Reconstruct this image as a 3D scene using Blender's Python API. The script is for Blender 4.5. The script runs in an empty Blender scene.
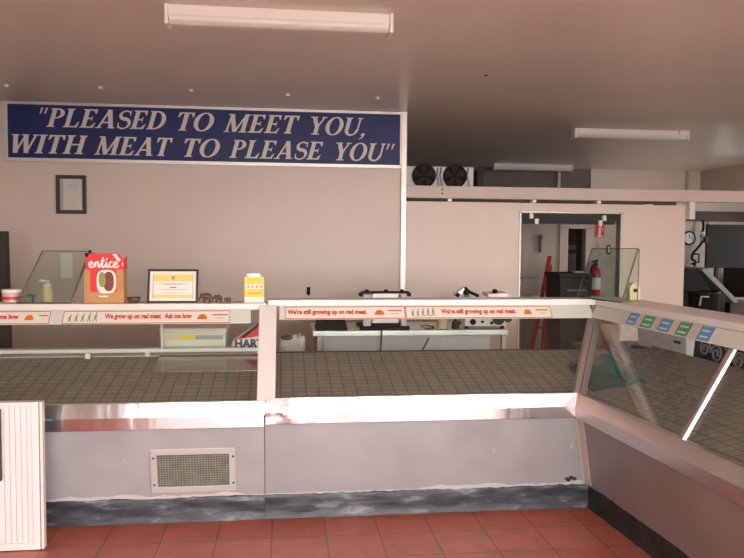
import bpy, bmesh, math, random
from mathutils import Vector, Matrix, noise
random.seed(7)
scene = bpy.context.scene
COL = scene.collection
PI = math.pi

# ------------------------------------------------------------------ materials
def new_mat(name):
    m = bpy.data.materials.new(name); m.use_nodes = True
    nt = m.node_tree
    return m, nt, nt.nodes['Principled BSDF']

def mat(name, col, rough=0.5, metal=0.0, var=0.0, vscale=3.0, bump=0.0, bscale=40.0, spec=0.5, stretch=(1, 1, 1), emit=None, coat=0.0):
    """principled with optional cloudy colour wear and bump"""
    m, nt, b = new_mat(name)
    b.inputs['Base Color'].default_value = (*col, 1)
    b.inputs['Roughness'].default_value = rough
    b.inputs['Metallic'].default_value = metal
    b.inputs['Specular IOR Level'].default_value = spec
    b.inputs['Coat Weight'].default_value = coat
    L = nt.links.new
    if var or bump:
        tc = nt.nodes.new('ShaderNodeTexCoord'); mp = nt.nodes.new('ShaderNodeMapping')
        mp.inputs['Scale'].default_value = stretch
        L(tc.outputs['Object'], mp.inputs['Vector'])
    if var:
        n = nt.nodes.new('ShaderNodeTexNoise'); n.inputs['Scale'].default_value = vscale; n.inputs['Detail'].default_value = 5
        L(mp.outputs[0], n.inputs['Vector'])
        r = nt.nodes.new('ShaderNodeMapRange'); r.inputs['From Min'].default_value = .3; r.inputs['From Max'].default_value = .7
        r.inputs['To Min'].default_value = 1 - var; r.inputs['To Max'].default_value = 1 + var
        L(n.outputs['Fac'], r.inputs['Value'])
        mx = nt.nodes.new('ShaderNodeMix'); mx.data_type = 'RGBA'; mx.blend_type = 'MULTIPLY'; mx.inputs[0].default_value = 1
        mx.inputs[6].default_value = (*col, 1)
        L(r.outputs[0], mx.inputs[7]); L(mx.outputs[2], b.inputs['Base Color'])
    if bump:
        n2 = nt.nodes.new('ShaderNodeTexNoise'); n2.inputs['Scale'].default_value = bscale; n2.inputs['Detail'].default_value = 3
        L(mp.outputs[0], n2.inputs['Vector'])
        bp = nt.nodes.new('ShaderNodeBump'); bp.inputs['Strength'].default_value = bump; bp.inputs['Distance'].default_value = .01
        L(n2.outputs['Fac'], bp.inputs['Height']); L(bp.outputs[0], b.inputs['Normal'])
    if emit:
        b.inputs['Emission Color'].default_value = (*col, 1); b.inputs['Emission Strength'].default_value = emit
    return m

def glass(name, tint=(.93, .97, .95), refl=1.0, ior=1.5):
    m = bpy.data.materials.new(name); m.use_nodes = True; nt = m.node_tree; nt.nodes.clear()
    o = nt.nodes.new('ShaderNodeOutputMaterial'); mx = nt.nodes.new('ShaderNodeMixShader')
    t = nt.nodes.new('ShaderNodeBsdfTransparent'); t.inputs[0].default_value = (*tint, 1)
    g = nt.nodes.new('ShaderNodeBsdfGlossy'); g.inputs['Roughness'].default_value = .02
    f = nt.nodes.new('ShaderNodeFresnel'); f.inputs['IOR'].default_value = ior
    k = nt.nodes.new('ShaderNodeMath'); k.operation = 'MULTIPLY'; k.inputs[1].default_value = refl
    L = nt.links.new
    ge = nt.nodes.new('ShaderNodeNewGeometry'); mr = nt.nodes.new('ShaderNodeMapRange')   # same reflectance on both faces of a thin pane
    mr.inputs['To Min'].default_value = ior; mr.inputs['To Max'].default_value = 1 / ior
    L(ge.outputs['Backfacing'], mr.inputs['Value']); L(mr.outputs[0], f.inputs['IOR'])
    L(f.outputs[0], k.inputs[0]); L(k.outputs[0], mx.inputs[0]); L(t.outputs[0], mx.inputs[1]); L(g.outputs[0], mx.inputs[2]); L(mx.outputs[0], o.inputs[0])
    return m

def grid_mat(name, base, line, sx, sy, mortar, off, axes='XY', rough=.6, var=.12, tint2=None, bump=.3, spec=.5, speckle=0.0, rot=(0, 0, 0)):
    """brick-texture grid (tiles / mats) in object space"""
    m, nt, b = new_mat(name); L = nt.links.new
    tc = nt.nodes.new('ShaderNodeTexCoord'); mp = nt.nodes.new('ShaderNodeMapping')
    mp.inputs['Location'].default_value = off; mp.inputs['Rotation'].default_value = rot
    L(tc.outputs['Object'], mp.inputs['Vector'])
    br = nt.nodes.new('ShaderNodeTexBrick'); br.offset = 0; br.squash = 1
    br.inputs['Scale'].default_value = 1; br.inputs['Brick Width'].default_value = sx; br.inputs['Row Height'].default_value = sy
    br.inputs['Mortar Size'].default_value = mortar; br.inputs['Mortar Smooth'].default_value = .25
    t2 = tint2 or tuple(c * (1 - var) for c in base)
    br.inputs['Color1'].default_value = (*base, 1); br.inputs['Color2'].default_value = (*t2, 1); br.inputs['Mortar'].default_value = (*line, 1)
    L(mp.outputs[0], br.inputs['Vector'])
    n = nt.nodes.new('ShaderNodeTexNoise'); n.inputs['Scale'].default_value = 9; n.inputs['Detail'].default_value = 6
    L(tc.outputs['Object'], n.inputs['Vector'])
    r = nt.nodes.new('ShaderNodeMapRange'); r.inputs['From Min'].default_value = .3; r.inputs['From Max'].default_value = .7
    r.inputs['To Min'].default_value = 1 - var; r.inputs['To Max'].default_value = 1 + var
    L(n.outputs['Fac'], r.inputs['Value'])
    mx = nt.nodes.new('ShaderNodeMix'); mx.data_type = 'RGBA'; mx.blend_type = 'MULTIPLY'; mx.inputs[0].default_value = 1
    L(br.outputs['Color'], mx.inputs[6]); L(r.outputs[0], mx.inputs[7]); L(mx.outputs[2], b.inputs['Base Color'])
    bp = nt.nodes.new('ShaderNodeBump'); bp.inputs['Strength'].default_value = bump; bp.inputs['Distance'].default_value = .003; bp.invert = True
    L(br.outputs['Fac'], bp.inputs['Height']); L(bp.outputs[0], b.inputs['Normal'])
    b.inputs['Roughness'].default_value = rough; b.inputs['Specular IOR Level'].default_value = spec
    return m

M = {}
M['floor_tile'] = grid_mat('floor_tile', (.47, .125, .08), (.16, .07, .05), .292, .292, .0045, (.0575 + .292 * 20, -3.915 + .292 * 20, 0), rough=.33, var=.16, tint2=(.42, .10, .064), spec=.5)
M['floor_pale'] = mat('pale_bounce_floor', (.55, .52, .48), rough=.45, var=.06)  # unseen floor finish, made pale to bounce neutral light behind the counter
M['dark_timber'] = mat('dark_timber', (.05, .03, .024), rough=.7, var=.2)
M['panel_pale'] = mat('pale_blue_grey', (.62, .64, .62), rough=.4, var=.04)
M['paper_dull'] = mat('paper_dull', (.58, .52, .48), rough=.6)
M['ceiling'] = mat('ceiling_paint', (.63, .555, .495), rough=.36, spec=.55, var=.03, vscale=1.2)
M['wall'] = mat('wall_paint', (.55, .43, .37), rough=.45, var=.03, vscale=1.5)
M['wall_side'] = mat('wall_side_paint', (.50, .42, .37), rough=.6, var=.03)
M['wall_rear'] = mat('wall_rear_paint', (.46, .39, .34), rough=.6, var=.06)
M['wall_farpaint'] = mat('wall_far_paint', (.66, .56, .49), rough=.6, var=.03)
M['wall_dark'] = mat('wall_dark_grey', (.15, .125, .11), rough=.7, var=.1)
M['coolroom'] = mat('coolroom_panel', (.66, .54, .465), rough=.4, var=.02)
M['beam'] = mat('beam_paint', (.56, .45, .40), rough=.45, var=.04)
M['alu'] = mat('aluminium', (.62, .56, .53), rough=.42, metal=.55, var=.06)
M['alu_dark'] = mat('aluminium_dull', (.40, .35, .32), rough=.4, metal=.7, var=.08)
M['steel'] = mat('stainless_rail', (.74, .70, .69), rough=.16, metal=1.0, var=.03, vscale=6, bump=.35, bscale=4.0, stretch=(1.6, 1, .6))
def dented():
    m = M['steel'].copy(); m.name = 'stainless_rail_dented'; nt = m.node_tree; L = nt.links.new
    b = nt.nodes['Principled BSDF']; tc = [n for n in nt.nodes if n.type == 'TEX_COORD'][0]
    sp = nt.nodes.new('ShaderNodeSeparateXYZ'); L(tc.outputs['Object'], sp.inputs[0])
    r = nt.nodes.new('ShaderNodeMapRange'); r.inputs['From Min'].default_value = -.60; r.inputs['From Max'].default_value = -.82; r.interpolation_type = 'SMOOTHSTEP'
    L(sp.outputs['X'], r.inputs['Value'])
    n = nt.nodes.new('ShaderNodeTexNoise'); n.inputs['Scale'].default_value = 11; n.inputs['Detail'].default_value = 1.5; L(tc.outputs['Object'], n.inputs['Vector'])
    k = nt.nodes.new('ShaderNodeMath'); k.operation = 'MULTIPLY'; L(n.outputs['Fac'], k.inputs[0]); L(r.outputs[0], k.inputs[1])
    bp = nt.nodes.new('ShaderNodeBump'); bp.inputs['Strength'].default_value = 1; bp.inputs['Distance'].default_value = .022
    old = b.inputs['Normal'].links[0].from_socket
    L(k.outputs[0], bp.inputs['Height']); L(old, bp.inputs['Normal']); L(bp.outputs[0], b.inputs['Normal'])
    return m
M['steel_dented'] = dented()
M['steel_right'] = mat('stainless_rail_brushed', (.66, .60, .58), rough=.30, metal=1.0, var=.04, vscale=6, bump=.12, bscale=6)
M['chrome'] = mat('chrome', (.70, .72, .69), rough=.2, metal=1.0)
M['bench_steel'] = mat('bench_steel', (.70, .68, .66), rough=.3, metal=.9, var=.05)
M['white'] = mat('white_enamel', (.70, .65, .62), rough=.32, var=.02)
M['white_bright'] = mat('white_laminate', (.74, .71, .695), rough=.35, var=.02)
M['offwhite'] = mat('offwhite_plastic', (.70, .67, .58), rough=.5, var=.03)
M['panel'] = None
M['black'] = mat('black_plastic', (.012, .0115, .011), rough=.6, spec=.12)
M['blackmetal'] = mat('black_metal', (.025, .023, .022), rough=.55, spec=.15)
M['darkgrey'] = mat('dark_grey', (.05, .044, .038), rough=.7, var=.1, spec=.25)
M['midgrey'] = mat('mid_grey', (.20, .19, .18), rough=.55, var=.1)
M['blue'] = mat('sign_blue', (.014, .021, .105), rough=.45, var=.10, vscale=4, spec=.3)
M['letters'] = mat('sign_letters', (.62, .54, .51), rough=.5)
M['red'] = mat('red_print', (.72, .02, .022), rough=.45)
M['redpaint'] = mat('red_paint', (.42, .02, .018), rough=.4)
M['strip'] = mat('clear_price_channel', (.60, .62, .55), rough=.25)
M['sticker'] = mat('sticker_paper', (.70, .69, .58), rough=.4)
M['sticker_red'] = mat('sticker_red', (.60, .035, .03), rough=.45)
M['sticker_orange'] = mat('sticker_orange', (.60, .14, .02), rough=.45)
M['sticker_brown'] = mat('sticker_figures', (.16, .13, .10), rough=.5)
M['s_blue'] = mat('sticker_blue', (.10, .27, .50), rough=.4)
M['s_green'] = mat('sticker_green', (.07, .33, .12), rough=.4)
M['s_pink'] = mat('sticker_pink', (.56, .45, .43), rough=.4)
M['print_light'] = mat('print_light', (.55, .65, .70), rough=.5)
M['paper'] = mat('paper', (.78, .76, .70), rough=.6)
M['card'] = mat('cardboard', (.50, .26, .10), rough=.7, var=.06, vscale=12)
M['card2'] = mat('tan_board', (.55, .33, .20), rough=.7, var=.08, vscale=8)
M['yellow'] = mat('yellow_print', (.80, .58, .04), rough=.5)
M['yellow_soft'] = mat('yellow_soft', (.80, .62, .18), rough=.5)
M['print_grey'] = mat('print_grey', (.38, .36, .34), rough=.6)
M['frame_black'] = mat('frame_black', (.03, .022, .02), rough=.4)
M['wood_brown'] = mat('carved_wood', (.13, .06, .03), rough=.5, var=.25, vscale=30)
M['cream'] = mat('cream_plastic', (.66, .55, .33), rough=.45)
M['meat'] = mat('meat_print', (.20, .035, .02), rough=.5, var=.4, vscale=90)
M['salad'] = mat('salad_print', (.24, .30, .05), rough=.5, var=.5, vscale=90)
M['glass'] = glass('display_glass', (.95, .97, .955), 1.0)
M['glass_edge'] = mat('glass_edge', (.07, .105, .085), rough=.2)
M['guard'] = glass('guard_glass', (.87, .925, .885), 1.0)
M['teal'] = mat('teal_plastic_film', (.012, .10, .08), rough=.25, var=.3, vscale=10)
M['bag'] = mat('grey_bag_plastic', (.50, .44, .42), rough=.35, var=.1)
M['bagwhite'] = mat('white_bag', (.72, .68, .66), rough=.4, var=.04)
M['navy'] = mat('navy_print', (.025, .03, .05), rough=.5)
M['vent_bar'] = mat('vent_bars', (.26, .25, .21), rough=.5, var=.25, vscale=25)
M['vent'] = mat('vent_mesh', (.09, .085, .07), rough=.5, var=.2, vscale=60)
M['vent_frame'] = mat('vent_frame', (.58, .55, .54), rough=.4, metal=.3)
M['tray'] = mat('dull_tray', (.40, .36, .31), rough=.16, metal=.9, var=.06)
M['diffuser'] = mat('lamp_diffuser', (.62, .58, .54), rough=.35)
M['lampbody'] = mat('lamp_body', (.72, .66, .62), rough=.4)
M['mat'] = grid_mat('rubber_mat', (.34, .31, .26), (.17, .16, .13), .074, .060, .0055, (0, 0, 0), rough=.55, var=.12, bump=.8)
M['pavement'] = mat('pavement', (.60, .55, .51), rough=.8, var=.06, vscale=2)
M['street'] = mat('asphalt', (.11, .11, .11), rough=.9, var=.1)
M['facade'] = mat('facade_render', (.42, .36, .33), rough=.8, var=.05)

def wall_panels():
    # cream lining board with very fine vertical grooves
    m, nt, b = new_mat('wall_lining'); L = nt.links.new
    tc = nt.nodes.new('ShaderNodeTexCoord')
    w = nt.nodes.new('ShaderNodeTexWave'); w.wave_type = 'BANDS'; w.bands_direction = 'X'; w.inputs['Scale'].default_value = 9.0; w.inputs['Distortion'].default_value = 0
    L(tc.outputs['Object'], w.inputs['Vector'])
    bp = nt.nodes.new('ShaderNodeBump'); bp.inputs['Strength'].default_value = .05; bp.inputs['Distance'].default_value = .004
    L(w.outputs['Fac'], bp.inputs['Height']); L(bp.outputs[0], b.inputs['Normal'])
    n = nt.nodes.new('ShaderNodeTexNoise'); n.inputs['Scale'].default_value = 1.3; n.inputs['Detail'].default_value = 4
    L(tc.outputs['Object'], n.inputs['Vector'])
    r = nt.nodes.new('ShaderNodeMapRange'); r.inputs['From Min'].default_value = .3; r.inputs['From Max'].default_value = .7
    r.inputs['To Min'].default_value = .965; r.inputs['To Max'].default_value = 1.035
    L(n.outputs['Fac'], r.inputs['Value'])
    mx = nt.nodes.new('ShaderNodeMix'); mx.data_type = 'RGBA'; mx.blend_type = 'MULTIPLY'; mx.inputs[0].default_value = 1
    mx.inputs[6].default_value = (.62, .51, .44, 1)
    L(r.outputs[0], mx.inputs[7]); L(mx.outputs[2], b.inputs['Base Color'])
    b.inputs['Roughness'].default_value = .42
    return m
M['wall_lining'] = wall_panels()

def panel_material():
    # grey painted steel with scuffs and specks of white filler
    m, nt, b = new_mat('grey_panel'); L = nt.links.new
    tc = nt.nodes.new('ShaderNodeTexCoord')
    n = nt.nodes.new('ShaderNodeTexNoise'); n.inputs['Scale'].default_value = 3.2; n.inputs['Detail'].default_value = 6
    L(tc.outputs['Object'], n.inputs['Vector'])
    cr = nt.nodes.new('ShaderNodeValToRGB')
    cr.color_ramp.elements[0].position = .3; cr.color_ramp.elements[0].color = (.37, .365, .38, 1)
    cr.color_ramp.elements[1].position = .7; cr.color_ramp.elements[1].color = (.45, .445, .46, 1)
    L(n.outputs['Fac'], cr.inputs[0])
    mp = nt.nodes.new('ShaderNodeMapping'); mp.inputs['Scale'].default_value = (7, 7, 2.2)
    L(tc.outputs['Object'], mp.inputs['Vector'])
    n2 = nt.nodes.new('ShaderNodeTexNoise'); n2.inputs['Scale'].default_value = 1.4; n2.inputs['Detail'].default_value = 8
    L(mp.outputs[0], n2.inputs['Vector'])
    r2 = nt.nodes.new('ShaderNodeMapRange'); r2.inputs['From Min'].default_value = .70; r2.inputs['From Max'].default_value = .76
    L(n2.outputs['Fac'], r2.inputs['Value'])
    mx = nt.nodes.new('ShaderNodeMix'); mx.data_type = 'RGBA'; mx.inputs[7].default_value = (.62, .58, .58, 1)
    L(r2.outputs[0], mx.inputs[0]); L(cr.outputs[0], mx.inputs[6]); L(mx.outputs[2], b.inputs['Base Color'])
    # ragged remains of white filler along the bottom edge
    sp = nt.nodes.new('ShaderNodeSeparateXYZ'); L(tc.outputs['Object'], sp.inputs[0])
    n3 = nt.nodes.new('ShaderNodeTexNoise'); n3.inputs['Scale'].default_value = 3.0; n3.inputs['Detail'].default_value = 5; L(tc.outputs['Object'], n3.inputs['Vector'])
    lim = nt.nodes.new('ShaderNodeMapRange'); lim.inputs['From Min'].default_value = .53; lim.inputs['From Max'].default_value = .74; lim.inputs['To Min'].default_value = .145; lim.inputs['To Max'].default_value = .182
    L(n3.outputs['Fac'], lim.inputs['Value'])
    lt_ = nt.nodes.new('ShaderNodeMath'); lt_.operation = 'LESS_THAN'; L(sp.outputs['Z'], lt_.inputs[0]); L(lim.outputs[0], lt_.inputs[1])
    mx2 = nt.nodes.new('ShaderNodeMix'); mx2.data_type = 'RGBA'; mx2.inputs[7].default_value = (.66, .63, .63, 1)
    L(lt_.outputs[0], mx2.inputs[0]); L(mx.outputs[2], mx2.inputs[6]); L(mx2.outputs[2], b.inputs['Base Color'])
    b.inputs['Roughness'].default_value = .42; b.inputs['Metallic'].default_value = .25
    return m
M['panel'] = panel_material()
M['panel_right'] = mat('darker_grey_panel', (.30, .265, .25), rough=.38, metal=.4, var=.10, vscale=2.5)  # right run front panel, darker and browner than the main one

def tar_material():
    m, nt, b = new_mat('black_tar'); L = nt.links.new
    tc = nt.nodes.new('ShaderNodeTexCoord'); mp = nt.nodes.new('ShaderNodeMapping'); mp.inputs['Scale'].default_value = (1.6, 1.6, 7)
    mp.inputs['Rotation'].default_value = (0, .25, 0)
    L(tc.outputs['Object'], mp.inputs['Vector'])
    n = nt.nodes.new('ShaderNodeTexNoise'); n.inputs['Scale'].default_value = 2.6; n.inputs['Detail'].default_value = 7; n.inputs['Roughness'].default_value = .62
    L(mp.outputs[0], n.inputs['Vector'])
    cr = nt.nodes.new('ShaderNodeValToRGB')
    e = cr.color_ramp.elements; e[0].position = .42; e[0].color = (.017, .019, .022, 1); e[1].position = .72; e[1].color = (.24, .255, .285, 1)
    x = e.new(.56); x.color = (.042, .046, .054, 1)
    L(n.outputs['Fac'], cr.inputs[0])
    sp = nt.nodes.new('ShaderNodeSeparateXYZ'); L(tc.outputs['Object'], sp.inputs[0])
    L(cr.outputs[0], b.inputs['Base Color'])
    bp = nt.nodes.new('ShaderNodeBump'); bp.inputs['Strength'].default_value = .6; bp.inputs['Distance'].default_value = .01
    L(n.outputs['Fac'], bp.inputs['Height']); L(bp.outputs[0], b.inputs['Normal'])
    b.inputs['Roughness'].default_value = .42
    return m
M['tar'] = tar_material()
M['tar_dark'] = mat('black_tar_fresh', (.014, .014, .014), rough=.4, var=.3, vscale=8, bump=.5, bscale=20)

# ------------------------------------------------------------------ mesh building
WM = {}     # world matrices of roots (objects are not evaluated while the script runs)

class MB:
    def __init__(self): self.v = []; self.f = []
    def add(self, vs, fs):
        o = len(self.v); self.v += [Vector(p) for p in vs]; self.f += [tuple(i + o for i in f) for f in fs]; return self
    def box(self, a, b):
        (x0, y0, z0), (x1, y1, z1) = a, b
        if x0 > x1: x0, x1 = x1, x0
        if y0 > y1: y0, y1 = y1, y0
        if z0 > z1: z0, z1 = z1, z0
        return self.add([(x0, y0, z0), (x1, y0, z0), (x1, y1, z0), (x0, y1, z0), (x0, y0, z1), (x1, y0, z1), (x1, y1, z1), (x0, y1, z1)],
                        [(0, 3, 2, 1), (4, 5, 6, 7), (0, 1, 5, 4), (1, 2, 6, 5), (2, 3, 7, 6), (3, 0, 4, 7)])
    def hexa(self, p):      # eight corners, box order
        return self.add(p, [(0, 3, 2, 1), (4, 5, 6, 7), (0, 1, 5, 4), (1, 2, 6, 5), (2, 3, 7, 6), (3, 0, 4, 7)])
    def loft(self, A, B, cap=True):   # two matching rings
        n = len(A); fs = [(i, (i + 1) % n, n + (i + 1) % n, n + i) for i in range(n)]
        if cap: fs += [tuple(range(n))[::-1], tuple(range(n, 2 * n))]
        return self.add(list(A) + list(B), fs)
    def slab(self, poly, n, t):       # planar polygon thickened by t along n
        n = Vector(n).normalized() * t
        return self.loft([Vector(p) for p in poly], [Vector(p) + n for p in poly])
    def tube(self, path, r, seg=10, closed=False):
        P = [Vector(p) for p in path]; N = len(P); rings = []
        R = r if isinstance(r, (list, tuple)) else [r] * N
        up = None
        for i in range(N):
            a = P[(i - 1) % N] if (closed or i > 0) else P[i]; b = P[(i + 1) % N] if (closed or i < N - 1) else P[i]
            t = (b - a).normalized()
            if up is None or abs(up.dot(t)) > .98: up = Vector((0, 0, 1)) if abs(t.z) < .9 else Vector((1, 0, 0))
            s = t.cross(up).normalized(); u = s.cross(t).normalized(); up = u
            rings.append([P[i] + (s * math.cos(k * 2 * PI / seg) + u * math.sin(k * 2 * PI / seg)) * R[i] for k in range(seg)])
        vs = [p for ring in rings for p in ring]; fs = []
        for i in range(N if closed else N - 1):
            j = (i + 1) % N
            for k in range(seg): fs.append((i * seg + k, i * seg + (k + 1) % seg, j * seg + (k + 1) % seg, j * seg + k))
        if not closed: fs += [tuple(range(seg))[::-1], tuple((N - 1) * seg + k for k in range(seg))]
        return self.add(vs, fs)
    def cyl(self, c, axis, r, h, seg=24, r2=None):
        c = Vector(c); ax = Vector(axis).normalized()
        return self.tube([c, c + ax * h], [r, r if r2 is None else r2], seg)
    def lathe(self, c, prof, seg=24):
        c = Vector(c); vs = []; fs = []; n = len(prof)
        for r, z in prof:
            for k in range(seg): vs.append(c + Vector((r * math.cos(k * 2 * PI / seg), r * math.sin(k * 2 * PI / seg), z)))
        for i in range(n - 1):
            for k in range(seg): fs.append((i * seg + k, i * seg + (k + 1) % seg, (i + 1) * seg + (k + 1) % seg, (i + 1) * seg + k))
        fs += [tuple(range(seg))[::-1], tuple((n - 1) * seg + k for k in range(seg))]
        return self.add(vs, fs)
    def ellipsoid(self, c, r, seg=16, rings=10):
        c = Vector(c); prof = []
        vs = [c + Vector((0, 0, -r[2]))]; fs = []
        for i in range(1, rings):
            th = -PI / 2 + PI * i / rings
            for k in range(seg): vs.append(c + Vector((r[0] * math.cos(th) * math.cos(k * 2 * PI / seg), r[1] * math.cos(th) * math.sin(k * 2 * PI / seg), r[2] * math.sin(th))))
        vs.append(c + Vector((0, 0, r[2]))); T = len(vs) - 1
        for k in range(seg): fs.append((0, 1 + (k + 1) % seg, 1 + k))
        for i in range(rings - 2):
            for k in range(seg):
                a = 1 + i * seg; fs.append((a + k, a + (k + 1) % seg, a + seg + (k + 1) % seg, a + seg + k))
        a = 1 + (rings - 2) * seg
        for k in range(seg): fs.append((a + k, a + (k + 1) % seg, T))
        return self.add(vs, fs)
    def ribbon2d(self, fn, path, w, t=.001):   # flat stroke in a plane; fn(u, v, h) -> world
        P = [Vector((p[0], p[1])) for p in path]; Lf, Rt = [], []
        for i, p in enumerate(P):
            d = (P[min(i + 1, len(P) - 1)] - P[max(i - 1, 0)]).normalized(); q = Vector((-d.y, d.x)) * w / 2
            Lf.append(p + q); Rt.append(p - q)
        for i in range(len(P) - 1):
            q = [Rt[i], Rt[i + 1], Lf[i + 1], Lf[i]]
            self.loft([fn(a.x, a.y, 0) for a in q], [fn(a.x, a.y, t + (i % 7) * 2e-5) for a in q])
        return self
    def poly2d(self, fn, pts, t=.001):
        return self.loft([fn(x, y, 0) for x, y in pts], [fn(x, y, t) for x, y in pts])
    def disc2d(self, fn, c, rx, ry, t=.001, n=20):
        return self.poly2d(fn, [(c[0] + rx * math.cos(k * 2 * PI / n), c[1] + ry * math.sin(k * 2 * PI / n)) for k in range(n)], t)
    def rect2d(self, fn, x0, y0, x1, y1, t=.001):
        return self.poly2d(fn, [(x0, y0), (x1, y0), (x1, y1), (x0, y1)], t)
    def build(self, name, m, parent=None, bevel=0, smooth=False, origin=None, solid=0):
        me = bpy.data.meshes.new(name)
        if parent is not None: inv = WM[parent].inverted(); W = None
        else:
            if origin is None:
                xs = [p.x for p in self.v]; ys = [p.y for p in self.v]; zs = [p.z for p in self.v]
                origin = ((min(xs) + max(xs)) / 2, (min(ys) + max(ys)) / 2, min(zs))
            W = Matrix.Translation(origin); inv = W.inverted()
        me.from_pydata([inv @ p for p in self.v], [], self.f)
        bm = bmesh.new(); bm.from_mesh(me); bmesh.ops.recalc_face_normals(bm, faces=bm.faces); bm.to_mesh(me); bm.free()
        if smooth:
            for p in me.polygons: p.use_smooth = True
        me.materials.append(M[m] if isinstance(m, str) else m)
        o = bpy.data.objects.new(name, me); COL.objects.link(o)
        if parent is not None: o.parent = parent; WM[o] = WM[parent].copy()
        else: o.matrix_world = W; WM[o] = W
        if bevel:
            b = o.modifiers.new('bevel', 'BEVEL'); b.width = bevel; b.segments = 2; b.limit_method = 'ANGLE'; b.angle_limit = .7
        if solid:
            s = o.modifiers.new('thick', 'SOLIDIFY'); s.thickness = solid
        return o

def tag(o, label, cat, group=None):
    o['label'] = label; o['category'] = cat
    if group: o['group'] = group
    return o
def thing(name, label, cat, loc, rz=0, group=None):
    o = bpy.data.objects.new(name, None); COL.objects.link(o); o.empty_display_size = .1
    W = Matrix.Translation(loc) @ Matrix.Rotation(rz, 4, 'Z'); o.matrix_world = W; WM[o] = W
    return tag(o, label, cat, group)
def struct(o): o['kind'] = 'structure'; return o
def lab(o, s): o['label'] = s; return o
def plane_fn(o, u, v):            # world plane from origin and two axes; h goes towards the viewer (u x v)
    o, u, v = Vector(o), Vector(u).normalized(), Vector(v).normalized(); n = u.cross(v)
    return lambda a, b, h=0: o + u * a + v * b + n * h

def text_shape(mb, fn, s, x0, y0, width, height, t=.0008, bold=0.0, shear=0.0):
    """lettering from the built-in font, fitted to width x height, as raised geometry"""
    cu = bpy.data.curves.new('lettering', 'FONT'); cu.body = s; cu.size = 1; cu.offset = bold; cu.shear = shear; cu.resolution_u = 3
    ob = bpy.data.objects.new('lettering', cu); COL.objects.link(ob)
    dg = bpy.context.evaluated_depsgraph_get(); dg.update()
    me = bpy.data.meshes.new_from_object(ob.evaluated_get(dg))
    vs = [v.co.copy() for v in me.vertices]; fs = [tuple(p.vertices) for p in me.polygons]
    bpy.data.objects.remove(ob); bpy.data.curves.remove(cu); bpy.data.meshes.remove(me)
    if not vs: return mb
    a, b = min(v.x for v in vs), max(v.x for v in vs); c, d = min(v.y for v in vs), max(v.y for v in vs)
    sx, sy = width / (b - a), height / (d - c)
    mb.add([fn(x0 + (v.x - a) * sx, y0 + (v.y - c) * sy, t) for v in vs], fs)
    return mb

# ------------------------------------------------------------------ hand-drawn bold serif capitals (cap height 1)
def stroke(p, q, w): # slanted stem with horizontal cuts
    return [(p[0] - w / 2, p[1]), (p[0] + w / 2, p[1]), (q[0] + w / 2, q[1]), (q[0] - w / 2, q[1])]
def ring(cx, cy, rx, ry, tx, ty, a0, a1, n=18):
    out = []
    for i in range(n):
        A = [math.radians(a0 + (a1 - a0) * j / n) for j in (i, i + 1)]
        o = [(cx + rx * math.cos(a), cy + ry * math.sin(a)) for a in A]; q = [(cx + (rx - tx) * math.cos(a), cy + (ry - ty) * math.sin(a)) for a in A]
        out.append([o[0], o[1], q[1], q[0]])
    return out
SW, TH, SF = .185, .075, .055
def bar(x0, x1, y0, y1): return [(x0, y0), (x1, y0), (x1, y1), (x0, y1)]
def stem(x, y0=0, y1=1, w=SW, s0=True, s1=True, e=.075):
    out = [bar(x - w / 2, x + w / 2, y0, y1)]
    if s0: out.append([(x - w / 2 - e, y0), (x + w / 2 + e, y0), (x + w / 2 + e, y0 + SF * .7), (x + w / 2, y0 + SF * 1.5), (x - w / 2, y0 + SF * 1.5), (x - w / 2 - e, y0 + SF * .7)])
    if s1: out.append([(x - w / 2 - e, y1), (x - w / 2 - e, y1 - SF * .7), (x - w / 2, y1 - SF * 1.5), (x + w / 2, y1 - SF * 1.5), (x + w / 2 + e, y1 - SF * .7), (x + w / 2 + e, y1)])
    return out
def g_I(): return stem(.18), .36
def g_L(): return stem(.18) + [bar(.18, .62, 0, TH), [(.50, TH), (.62, TH), (.66, .30), (.62, .30)]], .68
def g_E(): return stem(.18) + [bar(.18, .60, 0, TH), [(.48, TH), (.60, TH), (.65, .27), (.61, .27)], bar(.18, .58, 1 - TH, 1), [(.47, 1 - TH), (.60, 1), (.60, .76), (.56, .76)],
                    bar(.18, .46, .47, .47 + TH), [(.40, .51), (.47, .66), (.47, .36)]], .68
def g_P(): return stem(.18) + ring(.32, .73, .32, .27, .175, .07, -92, 92) + [bar(.18, .33, .93, 1), bar(.18, .33, .46, .53)], .67
def g_D(): return stem(.18) + ring(.34, .5, .44, .5, .19, .07, -92, 92) + [bar(.18, .35, .93, 1), bar(.18, .35, 0, .07)], .82
def g_T(): return stem(.36, s1=False) + [bar(.03, .69, 1 - TH, 1), [(.03, 1), (.03, .74), (.07, .74), (.16, 1 - TH)], [(.69, 1), (.69, .74), (.65, .74), (.56, 1 - TH)]], .72
def g_O(): return ring(.42, .5, .42, .52, .19, .065, 0, 360, 36), .84
def g_U():
    return stem(.18, .33, 1, s0=False) + stem(.70, .33, 1, w=.085, s0=False) + ring(.415, .34, .3275, .36, .17, .085, 180, 300, 14) + ring(.415, .34, .3275, .36, .13, .085, 300, 360, 8), .86
def g_A(): return [stroke((.10, 0), (.42, 1), .09), stroke((.66, 0), (.42, 1), .20), bar(.22, .56, .27, .27 + TH), bar(-.02, .24, 0, SF), bar(.52, .82, 0, SF)], .80
def g_M(): return [stroke((.14, 0), (.20, 1), .085), stroke((.50, .02), (.20, 1), .19), stroke((.50, .02), (.84, 1), .085), bar(.765, .95, 0, 1), bar(.03, .27, 0, SF), bar(.69, 1.03, 0, SF), bar(.05, .28, 1 - SF, 1), bar(.80, 1.03, 1 - SF, 1)], 1.05
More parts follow.
